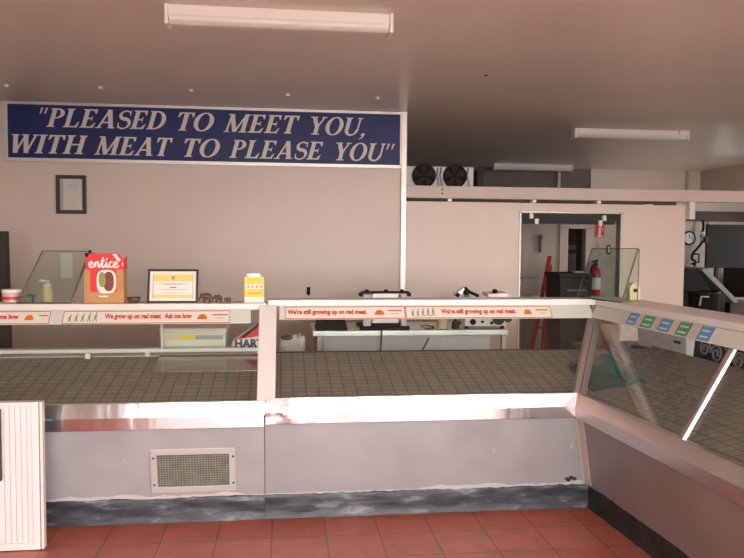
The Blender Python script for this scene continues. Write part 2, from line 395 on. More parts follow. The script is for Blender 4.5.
def g_Y(): return [bar(.29, .475, 0, .46), stroke((.38, .42), (.15, 1), .20), stroke((.40, .42), (.64, 1), .085), bar(.20, .57, 0, SF), bar(-.02, .32, 1 - SF, 1), bar(.51, .76, 1 - SF, 1)], .76
def g_W(): return [stroke((.34, 0), (.14, 1), .19), stroke((.34, 0), (.56, 1), .085), stroke((.78, 0), (.56, 1), .19), stroke((.78, 0), (.98, 1), .085), bar(-.02, .30, 1 - SF, 1), bar(.40, .70, 1 - SF, 1), bar(.86, 1.10, 1 - SF, 1)], 1.08
def g_H(): return stem(.18) + stem(.68) + [bar(.18, .68, .47, .47 + TH)], .86
def S_path():
    out = []
    pts = []
    for i in range(25):
        a = math.radians(35 + (270 - 35) * i / 24); pts.append((.33 + .22 * math.cos(a), .74 + .215 * math.sin(a)))
    for i in range(1, 25):
        a = math.radians(90 - (90 + 145) * i / 24); pts.append((.33 + .25 * math.cos(a), .265 + .26 * math.sin(a)))
    n = len(pts)
    for i in range(n - 1):
        def off(k):
            p = Vector(pts[k]); d = (Vector(pts[min(k + 1, n - 1)]) - Vector(pts[max(k - 1, 0)])).normalized(); u = k / (n - 1)
            w = .07 + .115 * max(0, 1 - abs(u - .5) / .33)
            q = Vector((-d.y, d.x)) * w / 2; return p + q, p - q
        a, b = off(i), off(i + 1); out.append([tuple(a[1]), tuple(b[1]), tuple(b[0]), tuple(a[0])])
    out += [[(.50, .97), (.545, .97), (.56, .70), (.52, .70)], [(.08, .30), (.12, .30), (.15, .03), (.10, .03)]]
    return out
def g_S(): return S_path(), .62
def g_comma(): return [[(.04, .0), (.20, .0), (.22, .10), (.14, .16), (.05, .12)], [(.10, .0), (.20, .02), (.15, -.12), (.02, -.22), (0, -.19), (.09, -.09)]], .24
def g_q(): return [[(.02, 1), (.10, 1), (.08, .68), (.04, .68)], [(.19, 1), (.27, 1), (.25, .68), (.21, .68)]], .30
GL = dict(I=g_I, L=g_L, E=g_E, P=g_P, D=g_D, T=g_T, O=g_O, U=g_U, A=g_A, M=g_M, Y=g_Y, W=g_W, H=g_H, S=g_S)
GL[','] = g_comma; GL['"'] = g_q
def serif_word(mb, fn, s, x0, x1, y, cap, shear=.24, t=.004):
    polys = []; x = 0
    for ch in s:
        ps, w = GL[ch](); polys += [[(px + x, py) for px, py in p] for p in ps]; x += w + .035
    q = [(px + shear * py, py) for p in polys for px, py in p]
    a, b = min(p[0] for p in q), max(p[0] for p in q); k = (x1 - x0) / (b - a)
    for i, p in enumerate(polys): mb.poly2d(fn, [(x0 + (px + shear * py - a) * k, y + py * cap) for px, py in p], t + i * 2e-5)

# ================================================================== THE ROOM
CZ = 2.80
XL, XR = -2.6, 6.95
YF, YB = -1.3, 11.7
struct(MB().box((XL - .1, YF - .12, -.1), (XR + .1, 4.9, 0)).build('floor', 'floor_tile', origin=(0, 0, 0)))
struct(MB().box((XL - .1, 4.9, -.1), (XR + .1, YB + .1, 0)).build('floor_rear', 'floor_pale', origin=(0, 0, 0)))
struct(MB().box((XL - .1, YF - .12, CZ), (XR + .1, YB + .1, CZ + .12)).build('ceiling', 'ceiling', origin=(0, 0, CZ)))
struct(MB().box((XL - .1, YF - .12, 0), (XL, YB + .1, CZ)).build('wall_left', 'wall_side'))
mb = MB().box((XR, YF - .12, 0), (XR + .1, 7.3, CZ)).box((XR, 8.6, 0), (XR + .1, 10.0, CZ)).box((XR, 11.4, 0), (XR + .1, YB + .1, CZ)).box((XR, 10.0, 0), (XR + .1, 11.4, 1.2)).box((XR, 10.0, 2.05), (XR + .1, 11.4, CZ)).box((XR, 7.3, 0), (XR + .1, 8.6, 1.0)).box((XR, 7.3, 2.55), (XR + .1, 8.6, CZ))
struct(mb.build('wall_right', 'wall_rear'))
mb = MB()
for y in (7.3, 7.93, 8.55): mb.box((XR + .02, y, 1.0), (XR + .08, y + .05, 2.55))
for z in (1.0, 2.5): mb.box((XR + .02, 7.3, z), (XR + .08, 8.6, z + .05))
struct(mb.build('window_4', 'alu'))  # unseen side window, added to let daylight into the rear right
mb = MB()
for y in (10.0, 11.35): mb.box((XR + .02, y, 1.2), (XR + .08, y + .05, 2.05))
for z in (1.2, 2.0): mb.box((XR + .02, 10.0, z), (XR + .08, 11.4, z + .05))
struct(mb.build('window_5', 'alu'))  # another unseen window, added to brighten the far wall and ceiling
struct(MB().box((XL, 6.9, 0), (1.105, 7.0, CZ)).build('wall_back', 'wall_lining', origin=(0, 6.9, 0)))
# joint strips on the lining
mb = MB().box((XL, 6.893, 1.685), (1.105, 6.9, 1.70))
for x in (-2.043, -.081): mb.box((x - .006, 6.895, 0), (x + .006, 6.9, 1.685 if x > -1 else 2.27))
struct(mb.build('trim_1', 'wall_lining', origin=(0, 6.9, 0)))
# aluminium corner trim where the lining ends
struct(MB().box((1.100, 6.872, 0), (1.152, 7.0, CZ)).build('trim_2', 'alu', bevel=.003))
# far wall of the building
struct(MB().box((5.03, YB, 0), (XR, YB + .1, CZ)).build('wall_far', 'wall_farpaint'))
struct(MB().box((1.10, YB + .02, 0), (5.03, YB + .1, CZ)).build('wall_far_dark', 'wall_dark'))
struct(MB().tube([(6.70, 11.66, 2.2), (6.70, 11.66, CZ)], .02).box((4.45, 11.66, 2.2), (4.5, YB + .02, CZ)).build('trim_3', 'wall_side'))
struct(MB().box((1.0, 7.0, 0), (1.10, YB + .1, CZ)).build('wall_inner', 'wall_side'))
# rear room wall with a doorway in it
RY = 9.8
mb = MB().box((1.1, RY, 0), (3.90, RY + .1, 2.22)).box((3.90, RY, 1.78), (4.15, RY + .1, 2.22)).box((4.15, RY, 0), (XR, RY + .1, 2.22))
struct(mb.build('wall_rear', 'wall_rear'))
struct(MB().box((3.78, RY - .03, 0), (3.90, RY, 1.80)).box((3.78, RY - .03, 1.78), (4.25, RY, 1.84)).box((4.15, RY - .03, 0), (4.25, RY, 1.80)).build('trim_4', 'beam', bevel=.004))
struct(MB().box((3.7, 10.8, 0), (4.5, 10.86, 2.2)).box((3.7, RY + .1, 0), (3.76, 10.8, 2.2)).box((4.44, RY + .1, 0), (4.5, 10.8, 2.2)).build('wall_shade_backdrop', 'wall_dark'))  # dark backdrop: shade inside the doorway put into the wall colour
struct(MB().box((3.78, 10.76, 1.48), (4.42, 10.8, 1.55)).box((3.78, 10.75, 0), (4.42, 10.8, 1.42)).build('door_1', 'wall_rear'))
# coolroom partition with an opening
PY = 6.95
mb = MB().box((1.152, PY, 0), (2.29, PY + .08, 1.975)).box((3.318, PY, 0), (3.985, PY + .08, 1.97)).box((2.29, PY, 1.885), (3.318, PY + .08, 1.972))
struct(mb.build('wall_partition', 'coolroom', bevel=.003))
struct(MB().box((2.275, PY - .01, 0), (2.292, PY + .09, 1.885)).box((3.304, PY - .01, 0), (3.33, PY + .09, 1.885)).box((2.275, PY - .01, 1.878), (3.33, PY + .09, 1.893)).build('trim_5', 'alu_dark'))
struct(MB().box((1.1, 7.05, 2.02), (3.985, RY, 2.06)).build('ceiling_coolroom', 'wall_rear'))
struct(MB().box((3.93, 7.03, 0), (3.985, 7.5, 2.02)).build('wall_return', 'coolroom'))
# beam over the partition
mb = MB().box((1.152, 6.86, 2.002), (XR, 6.98, 2.118))
struct(mb.build('beam', 'beam', bevel=.006))
mb = MB()
for x in (1.57, 2.40, 3.05): mb.box((x - .02, 6.88, 1.972), (x + .02, 6.96, 2.004))
mb.box((3.985, 6.88, 1.83), (4.045, 6.95, 2.004))
struct(mb.build('beam_bracket', 'white', bevel=.003))
mb = MB()
for z in (2.085, 2.045):
    mb.cyl((1.49, 6.862, z), (0, -1, 0), .008, .006, 10)
struct(mb.build('beam_bolt', 'black'))

# sliding door track in the coolroom opening
t = thing('door_track', 'dark sliding door track with white hangers across the top of the coolroom opening', 'door track', (2.8, 7.06, 1.79))
MB().box((2.296, 7.04, 1.80), (3.30, 7.12, 1.874)).box((2.296, 7.06, 1.775), (3.30, 7.10, 1.80)).build('rail', 'darkgrey', t, bevel=.003)
for x, z in ((2.42, 1.85), (2.475, 1.795), (3.13, 1.785), (3.17, 1.835)):
    MB().box((x - .02, 7.015, z - .025), (x + .02, 7.045, z + .03)).build('hanger', 'white', t, bevel=.004)

# shop front behind the photographer: doorway and two windows, open to the street
def front_wall():
    segs = MB()
    y0, y1 = YF - .12, YF
    segs.box((XL, y0, 2.5), (XR, y1, CZ))
    for a, b in ((XL, -1.72), (-1.0, -.88), (.75, .95), (3.3, 3.6), (6.2, XR)): segs.box((a, y0, 0), (b, y1, 2.5))
    for a, b in ((-1.72, -1.0), (.95, 3.3), (3.6, 6.2)): segs.box((a, y0, 0), (b, y1, .45))
    return segs
struct(front_wall().build('wall_front', 'facade'))
for n, (a, b) in enumerate(((-1.72, -1.0), (.95, 3.3), (3.6, 6.2))):
    w = MB(); y0, y1 = YF - .09, YF - .03
    w.box((a, y0, .45), (b, y1, .50)).box((a, y0, 2.45), (b, y1, 2.5)).box((a, y0, .5), (a + .05, y1, 2.45)).box((b - .05, y0, .5), (b, y1, 2.45))
    w.box(((a + b) / 2 - .025, y0, .5), ((a + b) / 2 + .025, y1, 2.45))
    struct(w.build('window_%d' % (n + 1), 'alu'))
struct(MB().box((-14, -4.6, -.12), (18, YF - .12, -.02)).build('ground_pavement', 'pavement'))
struct(MB().box((XR + .2, YF - .12, -.2), (24, 20, -.14)).build('ground_added_side', 'street'))  # unseen ground, added to shut off sky light from below the side windows
struct(MB().box((-25, -22, -.2), (30, -4.6, -.14)).build('ground_street', 'street'))

# ================================================================== CEILING FITTINGS
def batten(x0, x1, y, label, stub=False):
    cx = (x0 + x1) / 2
    t = thing('fluorescent_batten_light', label, 'ceiling light', (cx, y, CZ), 0, 'fluorescent battens on the ceiling')
    MB().box((x0, y - .05, CZ - .055), (x1, y + .05, CZ)).build('lamp_body', 'lampbody', t, bevel=.003)
    d = MB(); prof = []
    for k in range(13):
        a = PI + PI * k / 12; prof.append((.062 * math.cos(a), .05 * math.sin(a) * (1.0)))
    prof = [(max(-.058, min(.058, p[0])), max(-.045, p[1])) for p in prof]
    A = [(x0 + .02, y + p[0], CZ - .052 + p[1]) for p in prof]; B = [(x1 - .02, y + p[0], CZ - .052 + p[1]) for p in prof]
    d.loft(A, B)
    d.build('diffuser', 'diffuser', t)
    for x in (x0 - .003, x1 - .017): MB().box((x, y - .063, CZ - .102), (x + .02, y + .063, CZ)).build('end_cap', 'lampbody', t, bevel=.004)
    if stub: MB().box((x1 - .12, y - .045, CZ - .035), (x1 - .02, y - .075, CZ)).build('starter_box', 'lampbody', t, bevel=.003)
    return t
batten(-.600, .578, 3.99, 'long white fluorescent batten nearest the viewer, cut by the top of the picture')
batten(3.06, 4.34, 7.6, 'fluorescent batten on the right of the ceiling, above the extinguisher opening', True)
batten(3.23, 4.50, 11.2, 'small far fluorescent batten just right of the cooling fans')
for i, (x, y, w) in enumerate(((-2.16, 6.17, 'near the top left corner of the blue sign'), (-1.44, 6.14, 'above the letter A of PLEASED on the sign'), (-.735, 6.14, 'above the word TO of the sign top line'), (.04, 6.20, 'above the word MEET of the sign'), (.784, 6.22, 'nearest the metal corner trim, above the word YOU'))):
    o = MB().lathe((x, y, CZ - .02), [(.006, 0), (.016, .004), (.02, .02)], 14).build('ceiling_stud', 'white_bright', smooth=True)
    tag(o, 'small white ceiling stud ' + w, 'stud', 'ceiling studs above the sign')
tag(MB().lathe((1.457, 5.27, CZ - .008), [(.006, 0), (.012, .008)], 12).build('ceiling_screw', 'darkgrey'), 'tiny dark screw in the bare ceiling right of the sign', 'screw')

# ================================================================== BLUE SIGN
t = thing('shop_sign', 'long blue sign with white slanted serif lettering along the top of the back wall', 'sign', (-.66, 6.9, 2.275))
MB().box((-2.40, 6.878, 2.305), (1.085, 6.895, 2.772)).build('board', 'blue', t)
f = MB()
f.box((-2.43, 6.868, 2.272), (1.098, 6.9, 2.305)).box((-2.43, 6.868, 2.772), (1.098, 6.9, 2.797)).box((-2.43, 6.868, 2.305), (-2.40, 6.9, 2.772)).box((1.085, 6.868, 2.305), (1.098, 6.9, 2.772))
lab(f.build('frame', 'alu', t, bevel=.002), 'pale metal frame')
fn = lambda a, b, h=0: Vector((a, 6.878 - h, b))
lt = MB()
for s, x0, x1 in (('"', -2.128, -2.057), ('PLEASED', -2.075, -1.043), ('TO', -.938, -.62), ('MEET', -.536, .155), ('YOU,', .256, .755)):
    serif_word(lt, fn, s, x0, x1, 2.583 - .0055 * ((x0 + x1) / 2 + 2.05), .163)
for s, x0, x1 in (('WITH', -2.368, -1.721), ('MEAT', -1.669, -.984), ('TO', -.887, -.568), ('PLEASE', -.487, .371), ('YOU', .487, .955), ('"', .958, 1.039)):
    serif_word(lt, fn, s, x0, x1, 2.347 - .003 * ((x0 + x1) / 2 + 2.2), .163)
lab(lt.build('lettering', 'letters', t), 'white bold italic serif lettering')

# small framed paper on the wall
t = thing('framed_notice', 'small black portrait frame hung on the wall under the blue sign', 'picture frame', (-1.873, 6.9, 1.817))
x0, x1, z0, z1 = -2.002, -1.744, 1.817, 2.16
f = MB(); b = .033
f.box((x0, 6.872, z0), (x1, 6.9, z0 + b)).box((x0, 6.872, z1 - b), (x1, 6.9, z1)).box((x0, 6.872, z0 + b), (x0 + b, 6.9, z1 - b)).box((x1 - b, 6.872, z0 + b), (x1, 6.9, z1 - b))
f.build('frame', 'frame_black', t, bevel=.003)
p = MB().box((x0 + b, 6.886, z0 + b), (x1 - b, 6.895, z1 - b)).build('paper', 'paper_dull', t)
fn = lambda a, b_, h=0: Vector((a, 6.886 - h, b_))
q = MB().rect2d(fn, x0 + .035, z0 + .04, x0 + .06, z1 - .04)
for k in range(3): q.rect2d(fn, -1.90, 2.07 - k * .02, -1.82, 2.076 - k * .02)
q.build('print', 'print_grey', p)
# paper notice and hook on the wall
o = MB().box((-1.976, 6.892, 1.243), (-1.876, 6.9, 1.466)).build('paper_notice', 'paper')
tag(o, 'pale paper notice on the wall seen through the left glass guard', 'notice')
t = MB().box((.222, 6.885, 1.09), (.254, 6.9, 1.16)).tube([(.238, 6.885, 1.10), (.238, 6.85, 1.09), (.238, 6.845, 1.12)], .009, 8).build('wall_hook', 'black', bevel=.003)
tag(t, 'small black hook on the wall above the black case on the bench', 'hook')

# ================================================================== COOLING UNIT ON THE COOLROOM ROOF
t = thing('cooling_unit', 'twin-fan cooling unit standing on the coolroom roof right of the sign', 'cooling unit', (1.60, 7.8, 2.06))
MB().box((1.20, 7.62, 2.06), (1.99, 8.0, 2.375)).build('housing', 'white', t, bevel=.008)
for x in (1.455, 1.785):
    c = (x, 7.60, 2.275)
    fa = MB()
    fa.cyl((x, 7.615, 2.275), (0, -1, 0), .125, .012, 28)
    fan = fa.build('fan', 'black', t)
    g = MB()
    for r in (.03, .06, .09, .122): g.tube([(x + r * math.cos(k * PI / 12), 7.588, 2.275 + r * math.sin(k * PI / 12)) for k in range(24)], .004, 6, True)
    for k in range(8): g.tube([(x, 7.586, 2.275), (x + .124 * math.cos(k * PI / 4), 7.59, 2.275 + .124 * math.sin(k * PI / 4))], .003, 6)
    g.build('guard', 'blackmetal', fan)
    h = MB()
    for k in range(5):
        a = k * 2 * PI / 5
        p = [(x + .02 * math.cos(a), 2.275 + .02 * math.sin(a)), (x + .11 * math.cos(a), 2.275 + .11 * math.sin(a)), (x + .11 * math.cos(a + .7), 2.275 + .11 * math.sin(a + .7)), (x + .02 * math.cos(a + .9), 2.275 + .02 * math.sin(a + .9))]
        h.loft([(u, 7.600, v) for u, v in p], [(u, 7.597, v) for u, v in p])
    h.build('blade', 'darkgrey', fan)
for x in (1.605, 1.64, 1.93): MB().tube([(x, 7.61, 2.08), (x + .01, 7.60, 2.2), (x - .012, 7.60, 2.28), (x, 7.61, 2.36)], .008, 8).build('pipe', 'alu_dark', t, smooth=True)
o = MB().box((2.04, 7.65, 2.06), (2.11, 7.95, 2.34)).box((2.03, 7.64, 2.31), (2.12, 7.96, 2.36)).build('dark_upright_pipe', 'darkgrey', bevel=.01)  # narrow dark box standing for an upright pipe
tag(o, 'dark narrow box standing for an upright pipe on the coolroom roof right of the twin fans', 'box')

# ================================================================== DISPLAY CASES
A = math.radians(3.43); OX, OY = 1.848, 4.215
NX, NYv = Vector((math.cos(A), math.sin(A), 0)), Vector((-math.sin(A), math.cos(A), 0))
def RW(o, tt, z): return Vector((OX, OY, 0)) + NX * o + NYv * tt + Vector((0, 0, z))     # right case frame: o away from the shop floor, tt along (+ is back)
def MW(x, o, z): return Vector((x, OY + o, z))
def mit(om, orr):
    tt = (om - orr * math.sin(A)) / math.cos(A)
    return OX + orr * math.cos(A) - tt * math.sin(A), tt
# profile points: (main offset, right offset, z)
def prof_main(pts, x0, x1=None, dz=0):
    """ring pair for the main run; x1 None = mitred against the right run"""
    a = [MW(x0, p[0], p[2] + dz) for p in pts]
    b = [MW(x1 if x1 is not None else mit(p[0], p[1])[0], p[0], p[2] + dz) for p in pts]
    return a, b
TE = -2.6
def prof_right(pts, t1=TE, t0=None):
    a = [RW(p[1], t0 if t0 is not None else mit(p[0], p[1])[1], p[2]) for p in pts]
    b = [RW(p[1], t1, p[2]) for p in pts]
    return a, b
RAIL = [(-.1425, -.162, .577), (-.145, -.165, .645), (-.125, -.145, .722), (-.098, -.118, .722), (-.098, -.118, .577)]
PANEL = [(-.006, -.010, .12), (-.108, -.122, .578), (-.08, -.09, .578), (.03, .03, .12)]
KICK = [(.0, .0, 0.0), (.0, .0, .14), (.04, .04, .14), (.04, .04, 0)]
BODY = [(.04, .04, .0), (.04, .04, .55), (.70, .76, .66), (.70, .76, .0)]
DECK = [(-.11, -.13, .700), (.735, .80, .842), (.735, .80, .820), (-.11, -.13, .675)]
GL0, GL1 = (-.112, -.130, .712), (.283, .165, 1.20)
GLASS = [GL0, GL1, (GL1[0] + .0045, GL1[1] + .0052, 1.197), (GL0[0] + .0045, GL0[1] + .0052, .709)]
SHELF = [(.272, .146, 1.198), (.272, .146, 1.236), (.445, .420, 1.236), (.445, .420, 1.198)]

XS = -.100            # joint between the left and middle sections
def tar_strip(name, parent, fnc, L0, L1, h0, seed, m='tar'):
    n = int(abs(L1 - L0) / .012); mb = MB(); top = []
    lv = 7
    for i in range(n + 1):
        s = L0 + (L1 - L0) * i / n
        h = h0 + .012 * noise.noise((s * 7, seed, 0)) + .010 * noise.noise((s * 25, seed + 3, 0)) + .004 * noise.noise((s * 70, seed, 2))
        for j in range(lv):
            z = h * j / (lv - 1)
            d = .012 + .007 * noise.noise((s * 6, z * 18, seed)) + (.010 if j == 0 else 0)
            if j == lv - 1: d *= .35
            mb.v.append(fnc(s, -d, z))
        mb.v.append(fnc(s, .01, h)); mb.v.append(fnc(s, .01, 0))
    k = lv + 2
    for i in range(n):
        for j in range(lv): mb.f.append((i * k + j, (i + 1) * k + j, (i + 1) * k + j + 1, i * k + j + 1))
        mb.f.append((i * k + lv, (i + 1) * k + lv, (i + 1) * k + lv + 1, i * k + lv + 1))
    return mb.build(name, m, parent, smooth=True)

def sticker_fn(side):
    """plane of the price channel: u along the run, v up the slope, h towards the customer"""
    if side == 'main':
        p1 = Vector((0, OY + .268, 1.197)); v = Vector((0, .395, .488)).normalized(); u = Vector((1, 0, 0))
        n = u.cross(v)
        return lambda a, b, h=0, dz=0: Vector((a, p1.y, p1.z + dz)) + v * b + n * (h + .004)
    p1 = RW(.141, 0, 1.197); v = (NX * .295 + Vector((0, 0, .488))).normalized(); u = -NYv; n = u.cross(v)
    return lambda a, b, h=0, dz=0: p1 + u * a + v * b + n * (h + .004)
CH = .098     # channel height along the slope

def banner(parent, fn, x0, x1, text, tx, fig=None, dish=None, small=None, label=None):
    e = .006
    s = MB().rect2d(fn, x0, -CH + .004, x1, -.008, .0012).build('sticker', 'sticker', parent)
    if label: lab(s, label)
    b = MB()
    for r in ((x0, -CH + .004, x1, -CH + .008), (x0, -.012, x1, -.008), (x0, -CH + .008, x0 + .004, -.012), (x1 - .004, -CH + .008, x1, -.012)): b.rect2d(fn, *r, t=.0020)
    f2 = lambda a, c, h=0: fn(a, c, h)
    if text: text_shape(b, f2, text, tx[0], -.072, tx[1] - tx[0], .046, t=.0018, bold=.05)
    if small:
        b.rect2d(fn, small[0], -.041, small[1], -.033, t=.0018)
        b.rect2d(fn, small[0] + .02, -.062, small[1] - .02, -.0585, t=.0018)
    b.build('lettering', 'sticker_red', s)
    if dish:
        d = MB(); c = (dish[0] + dish[1]) / 2; w = (dish[1] - dish[0]) / 2
        d.poly2d(fn, [(c + w * math.cos(k * PI / 10), -.060 + .028 * math.sin(k * PI / 10)) for k in range(11)], .0018)
        d.rect2d(fn, c - w * 1.1, -.068, c + w * 1.1, -.060, .0018)
        d.build('picture', 'sticker_orange', s)
    if fig:
        g = MB(); n = 5
        for i in range(n):
            x = fig[0] + (fig[1] - fig[0]) * (i + .5) / n; hh = .042 + .006 * i * .7
            y0 = -.080
            g.ribbon2d(fn, [(x - .006 - .002 * i, y0), (x, y0 + hh * .45)], .0045, .0018).ribbon2d(fn, [(x + .006 + .001 * i, y0), (x, y0 + hh * .45)], .0045, .0018)
            g.ribbon2d(fn, [(x, y0 + hh * .4), (x + .002, y0 + hh * .85)], .008, .0018).disc2d(fn, (x + .003, y0 + hh + .001), .0045, .005, .0018, 10)
            g.ribbon2d(fn, [(x - .009, y0 + hh * .5), (x + .001, y0 + hh * .8)], .003, .0018)
        g.build('picture', 'sticker_brown', s)
    return s

# ---- left section
t = LEFT = thing('display_counter', 'left glass-fronted meat display counter with grey vent panel and low shelf', 'display counter', (-1.3, 4.6, 0), 0, 'glass-fronted meat display counters')
XE = -2.55
DZ = -.014
a, b = prof_main(BODY, XE, XS - .002); MB().loft(a, b).build('cabinet', 'midgrey', t)
a, b = prof_main(PANEL, XE, XS - .002); MB().loft(a, b).build('front_panel', 'panel', t)
tar_strip('kickboard', t, lambda s, d, z: MW(s, d - .002, z), XE, XS - .001, .152, 1.0)
a, b = prof_main(RAIL, XE, XS, DZ); lab(MB().loft(a, b).build('bumper_rail', 'steel', t, bevel=.003), 'polished steel bumper rail')
a, b = prof_main(DECK, XE, XS + .003, DZ); lab(MB().loft(a, b).build('deck', 'mat', t), 'dark square-mesh mat on the sloping deck')
a, b = prof_main(GLASS, XE, XS - .045, DZ); MB().loft(a, b).build('glass_front', 'glass', t)
a, b = prof_main(SHELF, XE, -.095, -.021); MB().loft(a, b).build('top_shelf', 'white', t, bevel=.004)
fnm = sticker_fn('main'); fl = lambda a_, b_, h=0: fnm(a_, b_, h, -.021)
ch = MB().rect2d(lambda a_, b_, h=0: fl(a_, b_, h - .003), XE, -CH, -.19, 0, .003).build('price_channel', 'strip', t)
banner(t, fl, -2.25, -1.338, 'We grow up on red meat.  Ask me how', (-2.02, -1.51), (-2.23, -2.06), (-1.475, -1.43), (-1.40, -1.35), 'red-edged meat sticker cut off by the left edge')
banner(t, fl, -1.266, -.312, 'We grow up on red meat.  Ask me how', (-1.033, -.534), (-1.245, -1.065), (-.500, -.447), (-.415, -.325), 'red-edged sticker reading We grow up on red meat. Ask me how')
# service ledge and the door rail at the back
MB().box((XE, 4.962, .79), (-.11, 5.36, .832)).build('service_ledge', 'white', t, bevel=.003)
MB().box((XE, 4.955, .853), (-.15, 4.985, .878)).build('door_rail', 'white_bright', t, bevel=.003)
for x in (-2.0, -.9, -.17): MB().box((x, 4.96, .82), (x + .03, 4.98, .855)).build('rail_foot', 'white', t)
for x in (-2.40, -.7): MB().box((x, 4.93, .82), (x + .02, 4.95, 1.18)).build('shelf_post', 'alu', t) if x < -1 else None
for x in (-2.50, -.79):   # slim uprights under the shelf
    MB().box((x - .008, 4.958, .87), (x + .008, 4.974, 1.18)).build('door_stile', 'white', t, bevel=.002)
# vent
v = thing  # (vent is part of the counter)
vx0, vx1, vz0, vz1 = -.727, -.264, .175, .437
def PF(x, z, h):  # front panel plane
    k = (z - .12) / (.578 - .12); return Vector((x, OY - .006 + (-.102) * k - h, z))
f = MB(); bw = .034
for r in ((vx0, vz0, vx1, vz0 + bw), (vx0, vz1 - bw, vx1, vz1), (vx0, vz0 + bw, vx0 + bw, vz1 - bw), (vx1 - bw, vz0 + bw, vx1, vz1 - bw)):
    q = [(r[0], r[1]), (r[2], r[1]), (r[2], r[3]), (r[0], r[3])]
    f.loft([PF(x, z, -.004) for x, z in q], [PF(x, z, .012) for x, z in q])
vent = f.build('vent_frame', 'vent_frame', t, bevel=.002)
g = MB().loft([PF(x, z, -.002) for x, z in ((vx0 + bw, vz0 + bw), (vx1 - bw, vz0 + bw), (vx1 - bw, vz1 - bw), (vx0 + bw, vz1 - bw))], [PF(x, z, .001) for x, z in ((vx0 + bw, vz0 + bw), (vx1 - bw, vz0 + bw), (vx1 - bw, vz1 - bw), (vx0 + bw, vz1 - bw))])
g.build('backing', 'vent', vent)
g = MB(); n = 26
for i in range(n + 1):
    x = vx0 + bw + (vx1 - vx0 - 2 * bw) * i / n; g.loft([PF(x + dx, vz0 + bw, h) for dx, h in ((-.0022, .001), (.0022, .001), (.0022, .006), (-.0022, .006))], [PF(x + dx, vz1 - bw, h) for dx, h in ((-.0022, .001), (.0022, .001), (.0022, .006), (-.0022, .006))])
for i in range(15):
    z = vz0 + bw + (vz1 - vz0 - 2 * bw) * i / 14; g.loft([PF(vx0 + bw, z + dz_, h) for dz_, h in ((-.002, .001), (.002, .001), (.002, .005), (-.002, .005))], [PF(vx1 - bw, z + dz_, h) for dz_, h in ((-.002, .001), (.002, .001), (.002, .005), (-.002, .005))])
g.build('grille', 'vent_bar', vent)
for x in (vx0 + .016, vx1 - .012):
    for z in (vz0 + .05, vz1 - .05): MB().loft([PF(x + .006 * math.cos(k * PI / 5), z + .006 * math.sin(k * PI / 5), .010) for k in range(10)], [PF(x + .006 * math.cos(k * PI / 5), z + .006 * math.sin(k * PI / 5), .015) for k in range(10)]).build('screw', 'darkgrey', vent)

# ---- middle section
t = MID = thing('display_counter', 'middle glass-fronted meat display counter between the white post and the corner', 'display counter', (.8, 4.6, 0), 0, 'glass-fronted meat display counters')
a, b = prof_main(BODY, XS + .002); MB().loft(a, b).build('cabinet', 'midgrey', t)
a, b = prof_main(PANEL, XS + .002); MB().loft(a, b).build('front_panel', 'panel', t)
tar_strip('kickboard', t, lambda s, d, z: MW(s, d - .002, z), XS + .001, 1.87, .150, 4.0)
a, b = prof_main(RAIL, XS + .003); lab(MB().loft(a, b).build('bumper_rail', 'steel_dented', t, bevel=.003), 'dented polished steel bumper rail')
a, b = prof_main(DECK, XS + .005); lab(MB().loft(a, b).build('deck', 'mat', t), 'dark square-mesh mat on the sloping deck')
a, b = prof_main(GLASS, XS + .055); MB().loft(a, b).build('glass_front', 'glass', t)
a, b = prof_main(SHELF, -.088); MB().loft(a, b).build('top_shelf', 'white_bright', t, bevel=.004)
# white post on the joint, lying on the glass slope
pd = Vector((0, .395, .488)).normalized(); pn = Vector((0, -.488, .395)).normalized()
P0 = Vector((0, OY - .120, .705)); P1 = Vector((0, OY + .268, 1.197))
mb = MB(); ww = (-.143, -.041)
mb.loft([Vector((x, 0, 0)) + P0 + pn * h for x, h in ((ww[0], -.03), (ww[1], -.03), (ww[1], .016), (ww[0], .016))], [Vector((x + .004, 0, 0)) + P1 + pn * h for x, h in ((ww[0], -.03), (ww[1], -.03), (ww[1], .016), (ww[0], .016))])
lab(mb.build('slanted_post', 'white', t, bevel=.004), 'wide white slanted post at the joint of the two counters')
XM = mit(.268, .141)[0] - .02
MB().rect2d(lambda a_, b_, h=0: fnm(a_, b_, h - .003), -.02, -CH, XM - .015, 0, .003).build('price_channel', 'strip', t)
banner(t, fnm, .013, .744, "We're still growing up on red meat.", (.027, .509), None, (.558, .614), (.638, .725), "red-edged sticker nearest the white post, We're still growing up on red meat.")
banner(t, fnm, .748, 1.672, "We're still growing up on red meat.", (.969, 1.446), (.775, .935), (.497 + 1, .543 + 1), (1.575, 1.653), "red-edged sticker with small figures, We're still growing up on red meat.")
MB().box((XS, 4.955, .815), (2.2, 4.985, .846)).build('back_edge', 'darkgrey', t)
# mitre frame at the corner
def mitre_bar(parent, z0, z1, w_m, w_r, m, name):
    k0 = (z0 - .712) / .488; k1 = (z1 - .712) / .488
    def pt(k, da, db):
        om = GL0[0] + (GL1[0] - GL0[0]) * k; orr = GL0[1] + (GL1[1] - GL0[1]) * k
        x, tt = mit(om, orr); return om, orr, x, tt, .712 + .488 * k
    A_, B_ = [], []
    for k, out in ((k0, A_), (k1, B_)):
        om, orr, x, tt, z = pt(k, 0, 0)
        out.append(MW(x - w_m, om - .008, z)); out.append(MW(x - .0, om - .008, z) + Vector((-.004, 0, 0)))
        out.append(RW(orr - .008, tt - w_r, z)); out.append(RW(orr + .03, tt - w_r, z)); out.append(MW(x - w_m, om + .03, z))
    return MB().loft(A_, B_).build(name, m, parent, bevel=.002)
mitre_bar(t, .705, 1.20, .035, .03, 'alu_dark', 'corner_frame')
